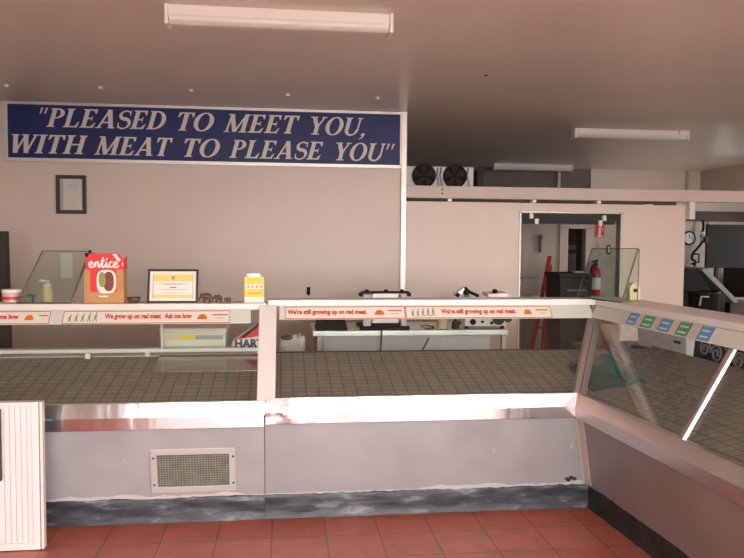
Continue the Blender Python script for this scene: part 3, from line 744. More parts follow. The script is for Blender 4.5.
# vertical trim where the two front panels meet
def ptrim(parent):
    q = []
    for z in (.14, .58):
        k = (z - .12) / .458; om = -.006 - .102 * k; orr = -.010 - .112 * k; x, tt = mit(om, orr)
        q.append([MW(x - .035, om - .006, z), MW(x - .006, om - .006, z), RW(orr - .006, tt - .045, z), RW(orr + .01, tt - .045, z), MW(x - .035, om + .01, z)])
    return MB().loft(q[0], q[1]).build('corner_trim', 'alu', parent, bevel=.002)
ptrim(t)

for x_, z_, r_ in ((1.695, .178, .013), (1.722, .186, .015), (1.745, .176, .014), (1.708, .168, .012)):
    MB().ellipsoid(PF(x_, z_, .001), (r_, .006, r_ * .8), 12, 8).build('tar_splash', 'tar_dark', t, smooth=True)

# ---- right section
t = RIGHT = thing('display_counter', 'right-hand meat display counter running towards the viewer with chrome mullion', 'display counter', RW(.3, -1.2, 0), A, 'glass-fronted meat display counters')
a, b = prof_right(BODY); MB().loft(a, b).build('cabinet', 'midgrey', t)
a, b = prof_right(PANEL); MB().loft(a, b).build('front_panel', 'panel_right', t)
tar_strip('kickboard', t, lambda s, d, z: RW(d - .002, s, z), .015, TE, .155, 9.0, 'tar_dark')
a, b = prof_right(RAIL); lab(MB().loft(a, b).build('bumper_rail', 'steel_right', t, bevel=.003), 'brushed steel bumper rail')
a, b = prof_right(DECK); lab(MB().loft(a, b).build('deck', 'mat', t), 'dark square-mesh mat on the sloping deck')
a, b = prof_right(GLASS); MB().loft(a, b).build('glass_front', 'glass', t)
a, b = prof_right(SHELF); MB().loft(a, b).build('top_shelf', 'white', t, bevel=.004)
fnr = sticker_fn('right')
t0 = -mit(.268, .141)[1]
MB().rect2d(lambda a_, b_, h=0: fnr(a_, b_, h - .003), t0 + .035, -.085, 2.55, 0, .003).build('price_channel', 'strip', t)
for i, (u0, u1, m) in enumerate(((.195, .290, 's_blue'), (.345, .455, 's_green'), (.515, .620, 's_blue'), (.680, .785, 's_green'), (.862, .960, 's_blue'))):
    s = MB().rect2d(fnr, u0, -.078, u1, -.004, .0012).build('price_sticker', m, t)
    for vv in (-.028, -.060):
        q = MB().rect2d(fnr, u0 + .018, vv - .004, u1 - .018, vv + .005, .0018)
        q.build('print_line', 'print_light', s)
for u0, u1 in ((.295, .34), (.460, .510), (.625, .675), (.79, .857)):
    MB().rect2d(fnr, u0, -.078, u1, -.004, .0012).build('blank_sticker', 's_pink', t)
# chrome mullion
d = (NX * .295 + Vector((0, 0, .488))).normalized(); n = (-NX * .488 + Vector((0, 0, .295))).normalized(); s0 = RW(-.135, -1.125, .716)
pts = []
L_ = .555
R0 = [(-.024, -.004), (.024, -.004), (.020, .010), (.008, .016), (-.008, .016), (-.020, .010)]
MB().loft([s0 + NYv * u + n * h for u, h in R0], [s0 + d * L_ + NYv * u + n * h for u, h in R0]).build('mullion', 'chrome', t, bevel=.002)
a, b = prof_right([(.735, .80, .815), (.735, .80, .862), (.755, .82, .862), (.755, .82, .815)]); MB().loft(a, b).build('back_edge', 'alu_dark', t)
MB().loft([RW(o_, 1.0, z) for o_, z in ((.82, .79), (.82, .83), (1.15, .83), (1.15, .79))], [RW(o_, TE, z) for o_, z in ((.82, .79), (.82, .83), (1.15, .83), (1.15, .79))]).build('service_ledge', 'midgrey', t)
for u in (-1.9,): MB().tube([RW(.79, u, .84), RW(.38, u, 1.2)], .009, 10).build('shelf_support', 'alu', t)

# small blue pen clipped on the rail
o = MB().tube([(-1.262, OY - .150, .632), (-1.222, OY - .150, .631)], .006, 8).tube([(-1.222, OY - .150, .631), (-1.214, OY - .150, .631)], [.005, .001], 8).build('blue_pen', 's_blue')
tag(o, 'small blue pen stuck on the steel rail beside the white half door', 'pen')

# ================================================================== THINGS ON THE SHELVES
ZL, ZM = 1.215, 1.236
# left glass guard: leaning parallelogram pane
t = thing('glass_guard', 'left slanted glass guard on the shelf beside the red and brown box', 'glass guard', (-1.40, 4.62, ZL), 0, 'slanted glass guards on the shelves')
q = [Vector((-1.545, 4.52, ZL + .001)), Vector((-1.243, 4.52, ZL + .001)), Vector((-1.155, 4.63, 1.522)), Vector((-1.43, 4.63, 1.522))]
nrm = (q[1] - q[0]).cross(q[3] - q[0])
MB().slab(q, -nrm, .006).build('pane', 'guard', t)
e = MB()
for i, j, r in ((0, 1, .005), (1, 2, .006), (2, 3, .0028), (3, 0, .0038)): e.tube([q[i], q[j]], r, 6)
e.build('pane_edge', 'glass_edge', t)
mb = MB().box((-1.180, 4.605, 1.488), (-1.125, 4.65, 1.512)).tube([(-1.16, 4.63, 1.512), (-1.152, 4.63, 1.528)], .010, 8)
lab(mb.build('corner_clip', 'blackmetal', t, bevel=.004), 'dark clip on the top corner')
# right glass guard
t = thing('glass_guard', 'right slanted glass guard on the corner shelf in front of the fire extinguisher', 'glass guard', (2.05, 4.43, ZM), 0, 'slanted glass guards on the shelves')
q = [Vector((1.925, 4.655, ZM + .001)), Vector((2.022, 4.213, ZM + .001)), Vector((2.129, 4.232, 1.562)), Vector((2.045, 4.707, 1.556))]
nrm = (q[1] - q[0]).cross(q[3] - q[0])
MB().slab(q, nrm, .006).build('pane', 'guard', t)
e = MB()
for i, j, r in ((0, 1, .005), (1, 2, .005), (2, 3, .0026), (3, 0, .003)): e.tube([q[i], q[j]], r, 6)
e.build('pane_edge', 'glass_edge', t)
g = [q[1] + Vector((.004, 0, 0)), Vector((2.145, 4.255, ZM + .001)), q[2] + Vector((.006, 0, 0))]
MB().slab(g, (0, 1, 0), .006).build('end_gusset', 'guard', t)
MB().tube([g[1], g[2]], .003, 6).build('gusset_edge', 'glass_edge', t)

# entice box
t = thing('meal_box', 'red and brown cardboard box with white script and a meal picture', 'box', (-1.054, 4.60, ZL))
bx0, bx1, by0, by1 = -1.168, -.940, 4.53, 4.625
MB().box((bx0, by0, ZL), (bx1, by1, ZL + .205)).build('carton', 'card', t, bevel=.002)
# red back card rising behind, notched corner
rc = [(bx0 + .012, .075), (bx1 - .030, .075), (bx1 - .030, .19), (bx1 + .002, .20), (bx1 + .006, .255), (bx1 - .03, .268), (bx1 - .055, .298), (bx1 - .10, .300), (bx0 + .03, .297), (bx0 + .008, .255), (bx0 + .006, .19), (bx0 + .036, .19), (bx0 + .036, .075)]
rc = [(bx0 + .038, .066), (bx1 - .040, .066), (bx1 - .040, .20), (bx1 + .004, .205), (bx1 + .004, .262), (bx1 - .022, .292), (bx1 - .06, .298), (bx0 + .035, .295), (bx0 + .012, .258), (bx0 + .008, .20), (bx0 + .038, .197)]
MBf = MB().loft([(x, by0 - .0045, ZL + z) for x, z in rc], [(x, by0 - .0005, ZL + z) for x, z in rc])
card = MBf.build('red_card', 'red', t)
MB().loft([(bx1 + .0005, by0, ZL + .2), (bx1 + .0005, by1, ZL + .2), (bx1 + .0005, by1 - .02, ZL + .28), (bx1 + .0005, by0, ZL + .262)], [(bx1 + .004, by0, ZL + .2), (bx1 + .004, by1, ZL + .2), (bx1 + .004, by1 - .02, ZL + .28), (bx1 + .004, by0, ZL + .262)]).build('side_flap', 'red', t)
fn = lambda a_, b_, h=0: Vector((bx0 + a_, by0 - .0045 - h, ZL + b_))
s = MB()
def curl(pts, n=7):   # Catmull-Rom through points
    P = [Vector((p[0], p[1])) for p in pts]; P = [P[0]] + P + [P[-1]]; out = []
    for i in range(1, len(P) - 2):
        for k in range(n):
            u = k / n; a_, b_, c_, d_ = P[i - 1], P[i], P[i + 1], P[i + 2]
            out.append(.5 * ((2 * b_) + (c_ - a_) * u + (2 * a_ - 5 * b_ + 4 * c_ - d_) * u * u + (3 * b_ - a_ - 3 * c_ + d_) * u ** 3))
    out.append(P[-2]); return out
kx, ky, ox, oy = .034, .034, .030, .213     # script word
sk = [.0012]
def scr(pts):
    sk[0] += .0002; s.ribbon2d(fn, [(ox + p[0] * kx, oy + p[1] * ky) for p in curl(pts)], .0092, sk[0])
scr([(.0, .45), (.45, .55), (.6, .85), (.35, 1.0), (.08, .6), (.2, .08), (.6, .05), (.95, .4)])                 # e
scr([(.95, .4), (1.1, .95), (1.12, .05), (1.15, .5), (1.45, .98), (1.62, .8), (1.62, .15), (1.8, .05), (2.0, .4)])   # n
scr([(2.0, .4), (2.35, 1.3), (2.42, 1.75), (2.3, .9), (2.32, .15), (2.55, .05), (2.8, .4)]); scr([(2.05, 1.12), (2.7, 1.25)])  # t
scr([(2.8, .4), (2.98, .95), (2.98, .2), (3.15, .05), (3.4, .4)]); s.disc2d(fn, (ox + 3.05 * kx, oy + 1.45 * ky), .006, .006, .0012, 12)   # i
scr([(4.0, .85), (3.75, 1.0), (3.45, .6), (3.55, .1), (3.9, .08), (4.2, .4)])                            # c
scr([(4.2, .4), (4.6, .55), (4.72, .85), (4.5, 1.0), (4.25, .6), (4.35, .08), (4.75, .05), (5.05, .3)])  # e
s.build('lettering', 'paper', card)
MB().poly2d(fn, [(.165, .292), (.190, .290), (.213, .258), (.200, .246)], .0010).rect2d(fn, .222, .222, .2265, .245, .001).build('corner_flash', 'paper', card)
def superell(c, rx, ry, n=28, e=3.2):
    return [(c[0] + rx * math.copysign(abs(math.cos(k * 2 * PI / n)) ** (2 / e), math.cos(k * 2 * PI / n)), c[1] + ry * math.copysign(abs(math.sin(k * 2 * PI / n)) ** (2 / e), math.sin(k * 2 * PI / n))) for k in range(n)]
pl = MB().poly2d(fn, superell((.130, .128), .056, .070), .0012).build('tray_picture', 'paper', card)
MB().poly2d(fn, superell((.143, .130), .030, .058, e=2.4), .0020).build('meat_picture', 'meat', pl)
MB().poly2d(fn, superell((.106, .140), .020, .046, e=2.2), .0024).build('salad_picture', 'salad', pl)
s = MB().rect2d(fn, .085, .037, .140, .045, .001)
s.build('small_print', 'paper', t)

# framed certificate
t = thing('framed_certificate', 'black framed certificate with yellow bands standing on the left shelf', 'certificate', (-.658, 4.56, ZL))
x0, x1 = -.806, -.508; H = .202; lean = .05
def CF(x, v, h=0): return Vector((x, 4.53 + lean * v / H + (-h) * 0.97, ZL + v + h * 0.24 * 0 + .0))
f = MB(); b = .013
for r in ((x0, 0, x1, b), (x0, H - b, x1, H), (x0, b, x0 + b, H - b), (x1 - b, b, x1, H - b)): f.rect2d(lambda a_, b_, h=0: CF(a_, b_, h - .004), *r, t=.016)
f.build('frame', 'frame_black', t, bevel=.002)
p = MB().rect2d(lambda a_, b_, h=0: CF(a_, b_, h - .004), x0 + b, b, x1 - b, H - b, .006).build('mount', 'paper', t)
fn = lambda a_, b_, h=0: CF(a_, b_, h + .002)
MB().rect2d(fn, x0 + .034, .128, x1 - .034, .170).rect2d(fn, x0 + .034, .030, x1 - .034, .050).build('yellow_band', 'yellow_soft', p)
s = MB()
for v_, w_ in ((.115, .17), (.108, .11), (.078, .15), (.058, .12)): s.rect2d(fn, (x0 + x1) / 2 - w_ / 2, v_, (x0 + x1) / 2 + w_ / 2, v_ + .003)
for k in range(16): pass
s.rect2d(fn, x0 + .030, .026, x0 + .034, .175).rect2d(fn, x1 - .034, .026, x1 - .030, .175).disc2d(lambda a_, b_, h=0: fn(a_, b_, h + .001), ((x0 + x1) / 2, .150), .011, .012)
s.build('print', 'print_grey', p)
MB().rect2d(fn, (x0 + x1) / 2 - .02, .090, (x0 + x1) / 2 + .02, .096).build('red_print', 'sticker_red', p)
MB().slab([Vector(((x0 + x1) / 2 - .03, 4.56, ZL + .10)), Vector(((x0 + x1) / 2 + .03, 4.56, ZL + .10)), Vector(((x0 + x1) / 2 + .03, 4.64, ZL + .001)), Vector(((x0 + x1) / 2 - .03, 4.64, ZL + .001))], (0, .7, .7), .004).build('strut', 'frame_black', t)

# three carved elephants
def elephant(x, s, label):
    y = 4.56
    mb = MB()
    mb.ellipsoid((x, y, ZL + .62 * s), (.46 * s, .28 * s, .34 * s))
    mb.ellipsoid((x - .44 * s, y, ZL + .66 * s), (.24 * s, .22 * s, .26 * s))
    mb.tube([(x - .58 * s, y, ZL + .62 * s), (x - .70 * s, y, ZL + .42 * s), (x - .70 * s, y, ZL + .2 * s), (x - .76 * s, y, ZL + .1 * s)], [.1 * s, .08 * s, .06 * s, .04 * s], 8)
    for dx in (-.26, .28):
        for dy in (-.14, .14): mb.tube([(x + dx * s, y + dy * s, ZL), (x + dx * s, y + dy * s, ZL + .55 * s)], [.11 * s, .14 * s], 8)
    o = mb.build('elephant_figurine', 'wood_brown', smooth=True)
    for dy in (-1, 1): MB().ellipsoid((x - .36 * s, y + dy * .24 * s, ZL + .62 * s), (.17 * s, .04 * s, .22 * s), 10, 6).build('ear', 'wood_brown', o, smooth=True)
    MB().tube([(x + .44 * s, y, ZL + .7 * s), (x + .52 * s, y, ZL + .4 * s)], .025 * s, 6).build('tail', 'wood_brown', o, smooth=True)
    return tag(o, label, 'figurine', 'carved elephants on the left shelf')
elephant(-.458, .062, 'largest carved brown elephant, beside the framed certificate')
elephant(-.388, .049, 'middle-sized carved brown elephant, between the larger and the smaller one')
elephant(-.330, .034, 'smallest carved brown elephant, third from the certificate')

# yellow card in a clear stand
t = thing('card_stand', 'yellow and white price card in a small clear stand at the shelf end', 'card stand', (-.173, 4.56, ZL))
MB().box((-.232, 4.548, ZL), (-.113, 4.553, ZL + .155)).build('card', 'yellow', t)
fn = lambda a_, b_, h=0: Vector((a_, 4.548 - h, ZL + b_))
MB().rect2d(fn, -.232, 0, -.113, .034).rect2d(fn, -.222, .082, -.123, .112).build('white_band', 'paper', t)
s = MB()
for k in range(4): s.disc2d(lambda a_, b_, h=0: fn(a_, b_, h + .001), (-.210 + k * .026, .097), .006, .007)
s.rect2d(fn, -.215, .055, -.13, .060)
s.build('print', 'sticker_orange', t)
MB().box((-.236, 4.545, ZL), (-.109, 4.60, ZL + .004)).box((-.215, 4.552, ZL + .004), (-.135, 4.557, ZL + .178)).build('stand', 'strip', t)

# small shelf things on the far left
t = thing('candle_tin', 'small pink and white tub at the far left end of the shelf', 'tub', (-1.60, 4.60, ZL))
MB().lathe((-1.60, 4.60, ZL), [(.044, 0), (.050, .005), (.052, .062)], 24).build('tub', 's_pink', t, smooth=False)
MB().lathe((-1.60, 4.60, ZL + .062), [(.055, 0), (.055, .014), (.05, .018)], 24).build('lid', 'paper', t)
MB().lathe((-1.60, 4.60, ZL + .018), [(.0525, 0), (.0532, .02)], 24).build('band', 'sticker_red', t)
t = thing('cream_jar', 'cream dispenser jar with white top seen through the left glass guard', 'jar', (-1.41, 4.62, ZL))
MB().lathe((-1.40, 4.612, ZL), [(.026, 0), (.029, .004), (.029, .075), (.022, .088)], 24).build('jar', 'cream', t, smooth=True)
MB().lathe((-1.40, 4.612, ZL + .088), [(.024, 0), (.024, .02), (.012, .026), (.010, .045)], 20).tube([(-1.40, 4.612, ZL + .128), (-1.44, 4.61, ZL + .13), (-1.45, 4.61, ZL + .122)], .006, 8).build('pump', 'white_bright', t, smooth=True)
o = MB().lathe((-.895, 4.60, ZL), [(.022, 0), (.034, .006), (.040, .030), (.036, .030), (.028, .008), (.001, .006)], 22).build('brown_bowl', 'wood_brown', smooth=True)
tag(o, 'little dark brown bowl between the red box and the certificate', 'bowl')
o = MB().box((-1.56, 4.58, ZL), (-1.48, 4.63, ZL + .035)).tube([(-1.52, 4.6, ZL + .035), (-1.50, 4.6, ZL + .045), (-1.46, 4.6, ZL + .04)], .008, 8).build('label_printer', 'midgrey', bevel=.005)
tag(o, 'small grey gadget beside the pink tub on the left shelf', 'gadget')
# yellow holder by the right guard
t = thing('tape_dispenser', 'yellowish rounded dispenser behind the right glass guard on the corner shelf', 'dispenser', (2.20, 4.43, ZM))
mb = MB(); pr_ = [(-.035, 0), (.035, 0), (.035, .075), (.025, .10), (0, .112), (-.025, .10), (-.035, .075)]
mb.loft([(2.20 + u, 4.40, ZM + v_) for u, v_ in pr_], [(2.20 + u, 4.46, ZM + v_) for u, v_ in pr_])
mb.build('shell', 'cream', t, bevel=.004)
MB().cyl((2.20, 4.401, ZM + .062), (0, -1, 0), .012, .008, 16).build('button', 'black', t)

# ================================================================== INSIDE / BEHIND THE LEFT CASE
def deck_z(o): return .700 + (.842 - .700) * (o + .11) / .845
# dull tray lying on the mat
t = MB().hexa([(-.80, OY + .42, deck_z(.42) + DZ + .001), (-.155, OY + .42, deck_z(.42) + DZ + .001), (-.155, OY + .735, deck_z(.735) + DZ + .001), (-.80, OY + .735, deck_z(.735) + DZ + .001),
               (-.80, OY + .42, deck_z(.42) + DZ + .008), (-.155, OY + .42, deck_z(.42) + DZ + .008), (-.155, OY + .735, deck_z(.735) + DZ + .008), (-.80, OY + .735, deck_z(.735) + DZ + .008)]).build('steel_tray', 'tray', bevel=.002)
tag(t, 'flat dull steel tray on the mat in the left counter', 'tray')
o = MB().box((-1.262, 4.905, .823), (-1.232, 4.925, .858)).build('price_ticket', 'paper')
tag(o, 'tiny white ticket standing at the back of the left counter mat', 'ticket')
# plastic crate with coloured label
t = thing('label_box', 'cream plastic box with a yellow strip standing behind the left counter', 'box', (-.60, 5.17, .832))
x0, x1 = -.818, -.385
MB().box((x0, 5.08, .836), (x1, 5.30, .985)).build('box', 'offwhite', t, bevel=.008)
MB().box((x0 - .006, 5.07, .965), (x1 + .006, 5.31, .998)).build('lid', 'offwhite', t, bevel=.006)
fn = lambda a_, b_, h=0: Vector((a_, 5.08 - h, b_))
MB().rect2d(fn, x0 + .13, .920, x0 + .23, .952).build('yellow_label', 'yellow', t)
MB().rect2d(fn, x0 + .03, .918, x0 + .13, .954, .0012).build('cream_label', 'cream', t)
MB().rect2d(fn, x0 + .23, .920, x1 - .02, .948).build('grey_label', 'print_grey', t)
mb = MB()
for x in (x0 + .06, x1 - .06): mb.box((x - .04, 5.10, .832), (x + .04, 5.28, .838))
mb.build('foot', 'darkgrey', t)
# HART bag
def bag(name, label, cx, cy, z0, w, d, h, m, parent_parts=None, seed=0, folds=.02):
    t = thing(name, label, 'bag', (cx, cy, z0)); mb = MB(); nu, nv = 36, 14
    for j in range(nv + 1):
        v_ = j / nv
        for i in range(nu):
            a_ = i * 2 * PI / nu; c_, s_ = math.cos(a_), math.sin(a_)
            k = (1 + .10 * math.sin(v_ * PI)) * (1 - .35 * v_ ** 3)
            px = math.copysign(abs(c_) ** .6, c_) * w / 2 * k; py = math.copysign(abs(s_) ** .6, s_) * d / 2 * k * (1 - .55 * v_)
            nz = noise.noise((c_ * 2 + seed, s_ * 2, v_ * 3)); pz = v_ * h * (1 + .14 * nz * v_ * 2)
            mb.v.append(Vector((cx + px + folds * nz, cy + py + folds * noise.noise((c_ * 3, s_ * 3 + seed, v_ * 4)) * (.3 if s_ < 0 else 1), z0 + max(0, pz))))
    for j in range(nv):
        for i in range(nu): mb.f.append((j * nu + i, j * nu + (i + 1) % nu, (j + 1) * nu + (i + 1) % nu, (j + 1) * nu + i))
    mb.f.append(tuple(range(nu))[::-1])
    mb.build('bag_body', m, t, smooth=True, solid=.002)
    return t
t = thing('printed_bag', 'white bag with red top and large dark letters behind the left counter', 'bag', (-.20, 5.14, .832))
pb = [(-.36, .833), (-.045, .833), (-.055, .93), (-.075, 1.0), (-.12, 1.03), (-.20, 1.01), (-.28, .955), (-.345, .91)]
mb = MB(); mb.loft([(x, 5.10, z) for x, z in pb], [(x + (.01 if x < -.2 else -.01), 5.22, .833 + (z - .833) * .93) for x, z in pb]); mb.build('bag_body', 'bagwhite', t, bevel=.02)
fn = lambda a_, b_, h=0: Vector((a_, 5.10 - h, b_))
MB().poly2d(fn, [(-.315, .915), (-.10, .945), (-.10, 1.01), (-.20, .995), (-.28, .945)], .0015).build('red_print', 'red', t)
s = MB(); text_shape(s, fn, 'HART', -.325, .858, .195, .060, .0018, .04, .0)
s.build('lettering', 'navy', t)
MB().tube([(-.27, 5.09, .93), (-.21, 5.085, .98), (-.16, 5.09, 1.02), (-.15, 5.10, 1.05)], .010, 8).build('tie', 'wood_brown', t, smooth=True)
# grey bag behind the middle counter (stands on a low stool)
t = thing('stool', 'low pale stool behind the middle counter carrying a grey bag', 'stool', (.06, 5.35, 0))
MB().box((-.09, 5.22, .70), (.22, 5.50, .74)).build('seat', 'wall', t, bevel=.005)
for x in (-.07, .20):
    for y in (5.24, 5.48): MB().tube([(x, y, 0), (x, y, .70)], .014, 8).build('leg', 'alu_dark', t)
t = bag('grey_bag', 'crumpled grey plastic bag behind the middle counter next to the white post', .06, 5.36, .741, .19, .16, .165, 'bag', seed=3, folds=.035)
MB().ellipsoid((.03, 5.33, .895), (.045, .03, .02), 12, 8).build('contents', 'wood_brown', t, smooth=True)

# ================================================================== WORK BENCH WITH MACHINES
t = thing('work_bench', 'stainless steel work bench against the back wall behind the counter', 'bench', (1.05, 6.3, 0))
MB().box((.24, 5.975, .815), (1.875, 6.60, .862)).build('bench_top', 'bench_steel', t, bevel=.004)
for x in (.30, 1.845):
    for y in (6.0, 6.56): MB().box((x - .02, y - .02, 0), (x + .02, y + .02, .815)).build('leg', 'alu_dark', t)
MB().box((.30, 6.05, .25), (1.85, 6.55, .28)).build('under_shelf', 'bench_steel', t)
MB().box((.33, 6.04, .20), (1.74, 6.05, .81)).build('front_panel', 'panel_pale', t)
MB().box((1.31, 6.034, .45), (1.46, 6.04, .765)).build('access_plate', 'panel_pale', t, bevel=.002)
o = MB().tube([(.80, 5.962, .875), (.805, 5.958, .85), (.80, 5.962, .74), (.79, 5.962, .60), (.78, 5.965, .50)], .006, 8).build('power_cord', 'black', smooth=True); tag(o, 'black cord hanging straight down under the frame machine', 'cord')
o = MB().tube([(1.20, 5.965, .80), (1.17, 5.96, .74), (1.10, 5.97, .62), (1.05, 5.98, .52)], .006, 8).build('power_cord', 'black', smooth=True); tag(o, 'black cord slanting down under the bench right of centre', 'cord')
# black case
ZB = .862
t = thing('black_case', 'black plastic case at the left end of the steel bench', 'case', (.40, 6.12, ZB))
mb = MB(); mb.loft([(.265, 6.0, ZB), (.53, 6.0, ZB), (.53, 6.25, ZB), (.265, 6.25, ZB)], [(.285, 6.02, ZB + .085), (.51, 6.02, ZB + .085), (.51, 6.24, ZB + .085), (.285, 6.24, ZB + .085)])
mb.build('body', 'black', t, bevel=.008); MB().box((.28, 6.01, ZB + .086), (.52, 6.25, ZB + .105)).build('lid', 'darkgrey', t, bevel=.005)
MB().tube([(.36, 6.005, ZB + .05), (.37, 5.99, ZB + .06), (.43, 5.99, ZB + .06), (.44, 6.005, ZB + .05)], .006, 8).build('handle', 'darkgrey', t)
# frame machine
t = thing('frame_machine', 'steel machine with two white uprights and black top bar on the bench', 'machine', (.84, 6.15, ZB))
MB().box((.63, 6.0, ZB), (1.045, 6.06, ZB + .03)).box((.63, 6.28, ZB), (1.045, 6.34, ZB + .03)).build('base', 'black', t, bevel=.006)
for x0_, x1_ in ((.660, .722), (.975, 1.020)): MB().box((x0_, 6.02, ZB + .03), (x1_, 6.10, ZB + .29)).build('upright', 'white_bright', t, bevel=.004)
MB().box((.740, 6.06, ZB + .045), (.958, 6.10, ZB + .305)).build('plate', 'alu', t, bevel=.003)
mb = MB().box((.645, 6.03, ZB + .298), (1.045, 6.08, ZB + .318)).box((.625, 6.03, ZB + .275), (.655, 6.09, ZB + .305)).box((1.03, 6.03, ZB + .275), (1.06, 6.09, ZB + .305))
mb.build('top_bar', 'blackmetal', t, bevel=.006)
for x in (.69, .85, .985): MB().cyl((x, 6.05, ZB + .31), (0, 0, 1), .016, .022, 12).build('knob', 'black', t)
MB().box((.722, 6.03, ZB + .04), (.975, 6.05, ZB + .052)).build('crossbar', 'black', t)
# roll, weight
o = MB().lathe((1.335, 6.08, ZB), [(.047, 0), (.049, .003), (.049, .115), (.045, .118), (.018, .118), (.018, .10)], 26).build('paper_roll', 'cream', smooth=False); tag(o, 'upright cream paper roll on the steel bench', 'roll')
o = MB().tube([(1.26, 6.05, ZB + .07), (1.19, 6.03, ZB + .085), (1.14, 6.03, ZB + .08), (1.19, 6.04, ZB + .06), (1.26, 6.06, ZB + .06)], .005, 8).build('wire_loop', 'blackmetal', smooth=True)
o.location.z -= .053; tag(o, 'thin wire loop lying left of the cream roll on the bench', 'wire')
t = thing('kitchen_weight', 'small black weight between the cream roll and the white machine', 'weight', (1.45, 6.08, ZB))
MB().lathe((1.45, 6.08, ZB), [(.030, 0), (.033, .006), (.033, .05), (.018, .062), (.012, .085), (.018, .092)], 18).build('weight', 'blackmetal', t, smooth=True)
MB().tube([(1.45, 6.06, ZB + .04), (1.49, 6.05, ZB + .05)], .012, 8).build('stub', 'darkgrey', t)
# white machine with dials
t = thing('white_machine', 'white machine with black dials and a black motor at the right of the bench', 'machine', (1.70, 6.15, ZB))
mb = MB(); pr_ = [(1.515, .025), (1.875, .025), (1.875, .06), (1.84, .105), (1.76, .11), (1.71, .095), (1.515, .095)]
mb.loft([(x, 6.02, ZB + z) for x, z in pr_], [(x, 6.24, ZB + z) for x, z in pr_]); mb.build('body', 'white_bright', t, bevel=.006)
for x in (1.54, 1.85): MB().lathe((x, 6.06, ZB), [(.018, 0), (.014, .025)], 12).build('foot', 'black', t)
for x, z, r in ((1.585, .060, .026), (1.665, .062, .012), (1.745, .052, .012)): MB().cyl((x, 6.02, ZB + z), (0, -1, 0), r, .016, 20, r * .85).build('dial', 'black', t)
MB().cyl((1.80, 6.015, ZB + .085), (0, -1, 0), .048, .03, 24).cyl((1.885, 6.03, ZB + .085), (0, -1, 0), .03, .03, 18).build('motor', 'darkgrey', t)
MB().tube([(1.60, 6.12, ZB + .09), (1.58, 6.12, ZB + .22), (1.54, 6.11, ZB + .30)], .022, 12).build('column', 'alu_dark', t, smooth=True)
mb = MB().hexa([(1.45, 6.06, ZB + .27), (1.53, 6.06, ZB + .31), (1.53, 6.16, ZB + .31), (1.45, 6.16, ZB + .27), (1.44, 6.06, ZB + .295), (1.52, 6.06, ZB + .35), (1.52, 6.16, ZB + .35), (1.44, 6.16, ZB + .295)])
mb.build('feed_hood', 'bench_steel', t, bevel=.004)
MB().tube([(1.52, 6.07, ZB + .345), (1.56, 6.06, ZB + .31), (1.64, 6.06, ZB + .275)], .014, 8).tube([(1.45, 6.055, ZB + .27), (1.47, 6.05, ZB + .30)], .016, 8).ellipsoid((1.535, 6.06, ZB + .31), (.03, .02, .025), 12, 8).build('clamp', 'blackmetal', t, smooth=True)
MB().box((1.74, 6.12, ZB + .10), (1.78, 6.16, ZB + .28)).build('tray_post', 'alu_dark', t)
MB().hexa([(1.72, 6.03, ZB + .265), (1.91, 6.03, ZB + .265), (1.91, 6.22, ZB + .275), (1.72, 6.22, ZB + .275), (1.71, 6.03, ZB + .295), (1.88, 6.03, ZB + .305), (1.88, 6.22, ZB + .31), (1.71, 6.22, ZB + .30)]).build('tray', 'alu', t, bevel=.004)
MB().ellipsoid((1.775, 6.04, ZB + .315), (.025, .02, .022), 12, 8).build('tray_knob', 'black', t, smooth=True)

# dark upright post at far left
t = MB().hexa([(-2.185, 5.98, 0), (-2.10, 5.98, 0), (-2.10, 6.06, 0), (-2.185, 6.06, 0), (-2.23, 5.98, 1.65), (-2.118, 5.98, 1.65), (-2.118, 6.06, 1.65), (-2.23, 6.06, 1.65)]).build('dark_post', 'darkgrey', bevel=.004)
tag(t, 'dark upright post behind the far left end of the counter', 'post')

# ================================================================== REAR ROOM
t = thing('fire_extinguisher', 'red fire extinguisher with white label on the wall under the red sign', 'fire extinguisher', (4.27, 9.7, .86))
cx, cy = 4.275, 9.71
MB().lathe((cx, cy, .86), [(.05, 0), (.068, .012), (.07, .02), (.07, .33), (.062, .37), (.03, .40), (.025, .42)], 24).build('cylinder', 'redpaint', t, smooth=True)
mb = MB()
for k in range(13):
    a_ = math.radians(-100 + k * 8)
mb.lathe((cx, cy, .95), [(.0705, 0), (.0715, .002), (.0715, .16), (.0705, .162)], 24)
lab(mb.build('label', 'paper', t), 'white label band')
MB().box((cx - .02, cy - .03, 1.28), (cx + .02, cy + .03, 1.32)).hexa([(cx - .06, cy - .015, 1.315), (cx + .03, cy - .015, 1.33), (cx + .03, cy + .015, 1.33), (cx - .06, cy + .015, 1.315), (cx - .06, cy - .015, 1.33), (cx + .03, cy - .015, 1.36), (cx + .03, cy + .015, 1.36), (cx - .06, cy + .015, 1.33)]).build('valve_handle', 'black', t, bevel=.003)
MB().tube([(cx - .02, cy - .03, 1.30), (cx - .08, cy - .06, 1.27), (cx - .095, cy - .06, 1.15), (cx - .085, cy - .05, .98)], .013, 8).build('hose', 'black', t, smooth=True)
MB().box((cx - .015, cy + .065, .95), (cx + .015, RY, 1.25)).build('wall_bracket', 'darkgrey', t)
t = thing('extinguisher_sign', 'red fire extinguisher sign with white symbol high on the rear wall', 'sign', (4.36, RY, 1.66))
MB().box((4.30, RY - .012, 1.665), (4.42, RY, 1.86)).build('plate', 'red', t)
fn = lambda a_, b_, h=0: Vector((a_, RY - .012 - h, b_))
s = MB().poly2d(fn, superell((4.355, 1.745), .017, .055, e=4)).ribbon2d(fn, [(4.355, 1.80), (4.355, 1.815), (4.385, 1.82)], .008).ribbon2d(fn, [(4.36, 1.81), (4.395, 1.79), (4.395, 1.74)], .007)
s.rect2d(fn, 4.315, 1.675, 4.405, 1.688)
s.build('symbol', 'paper', t)
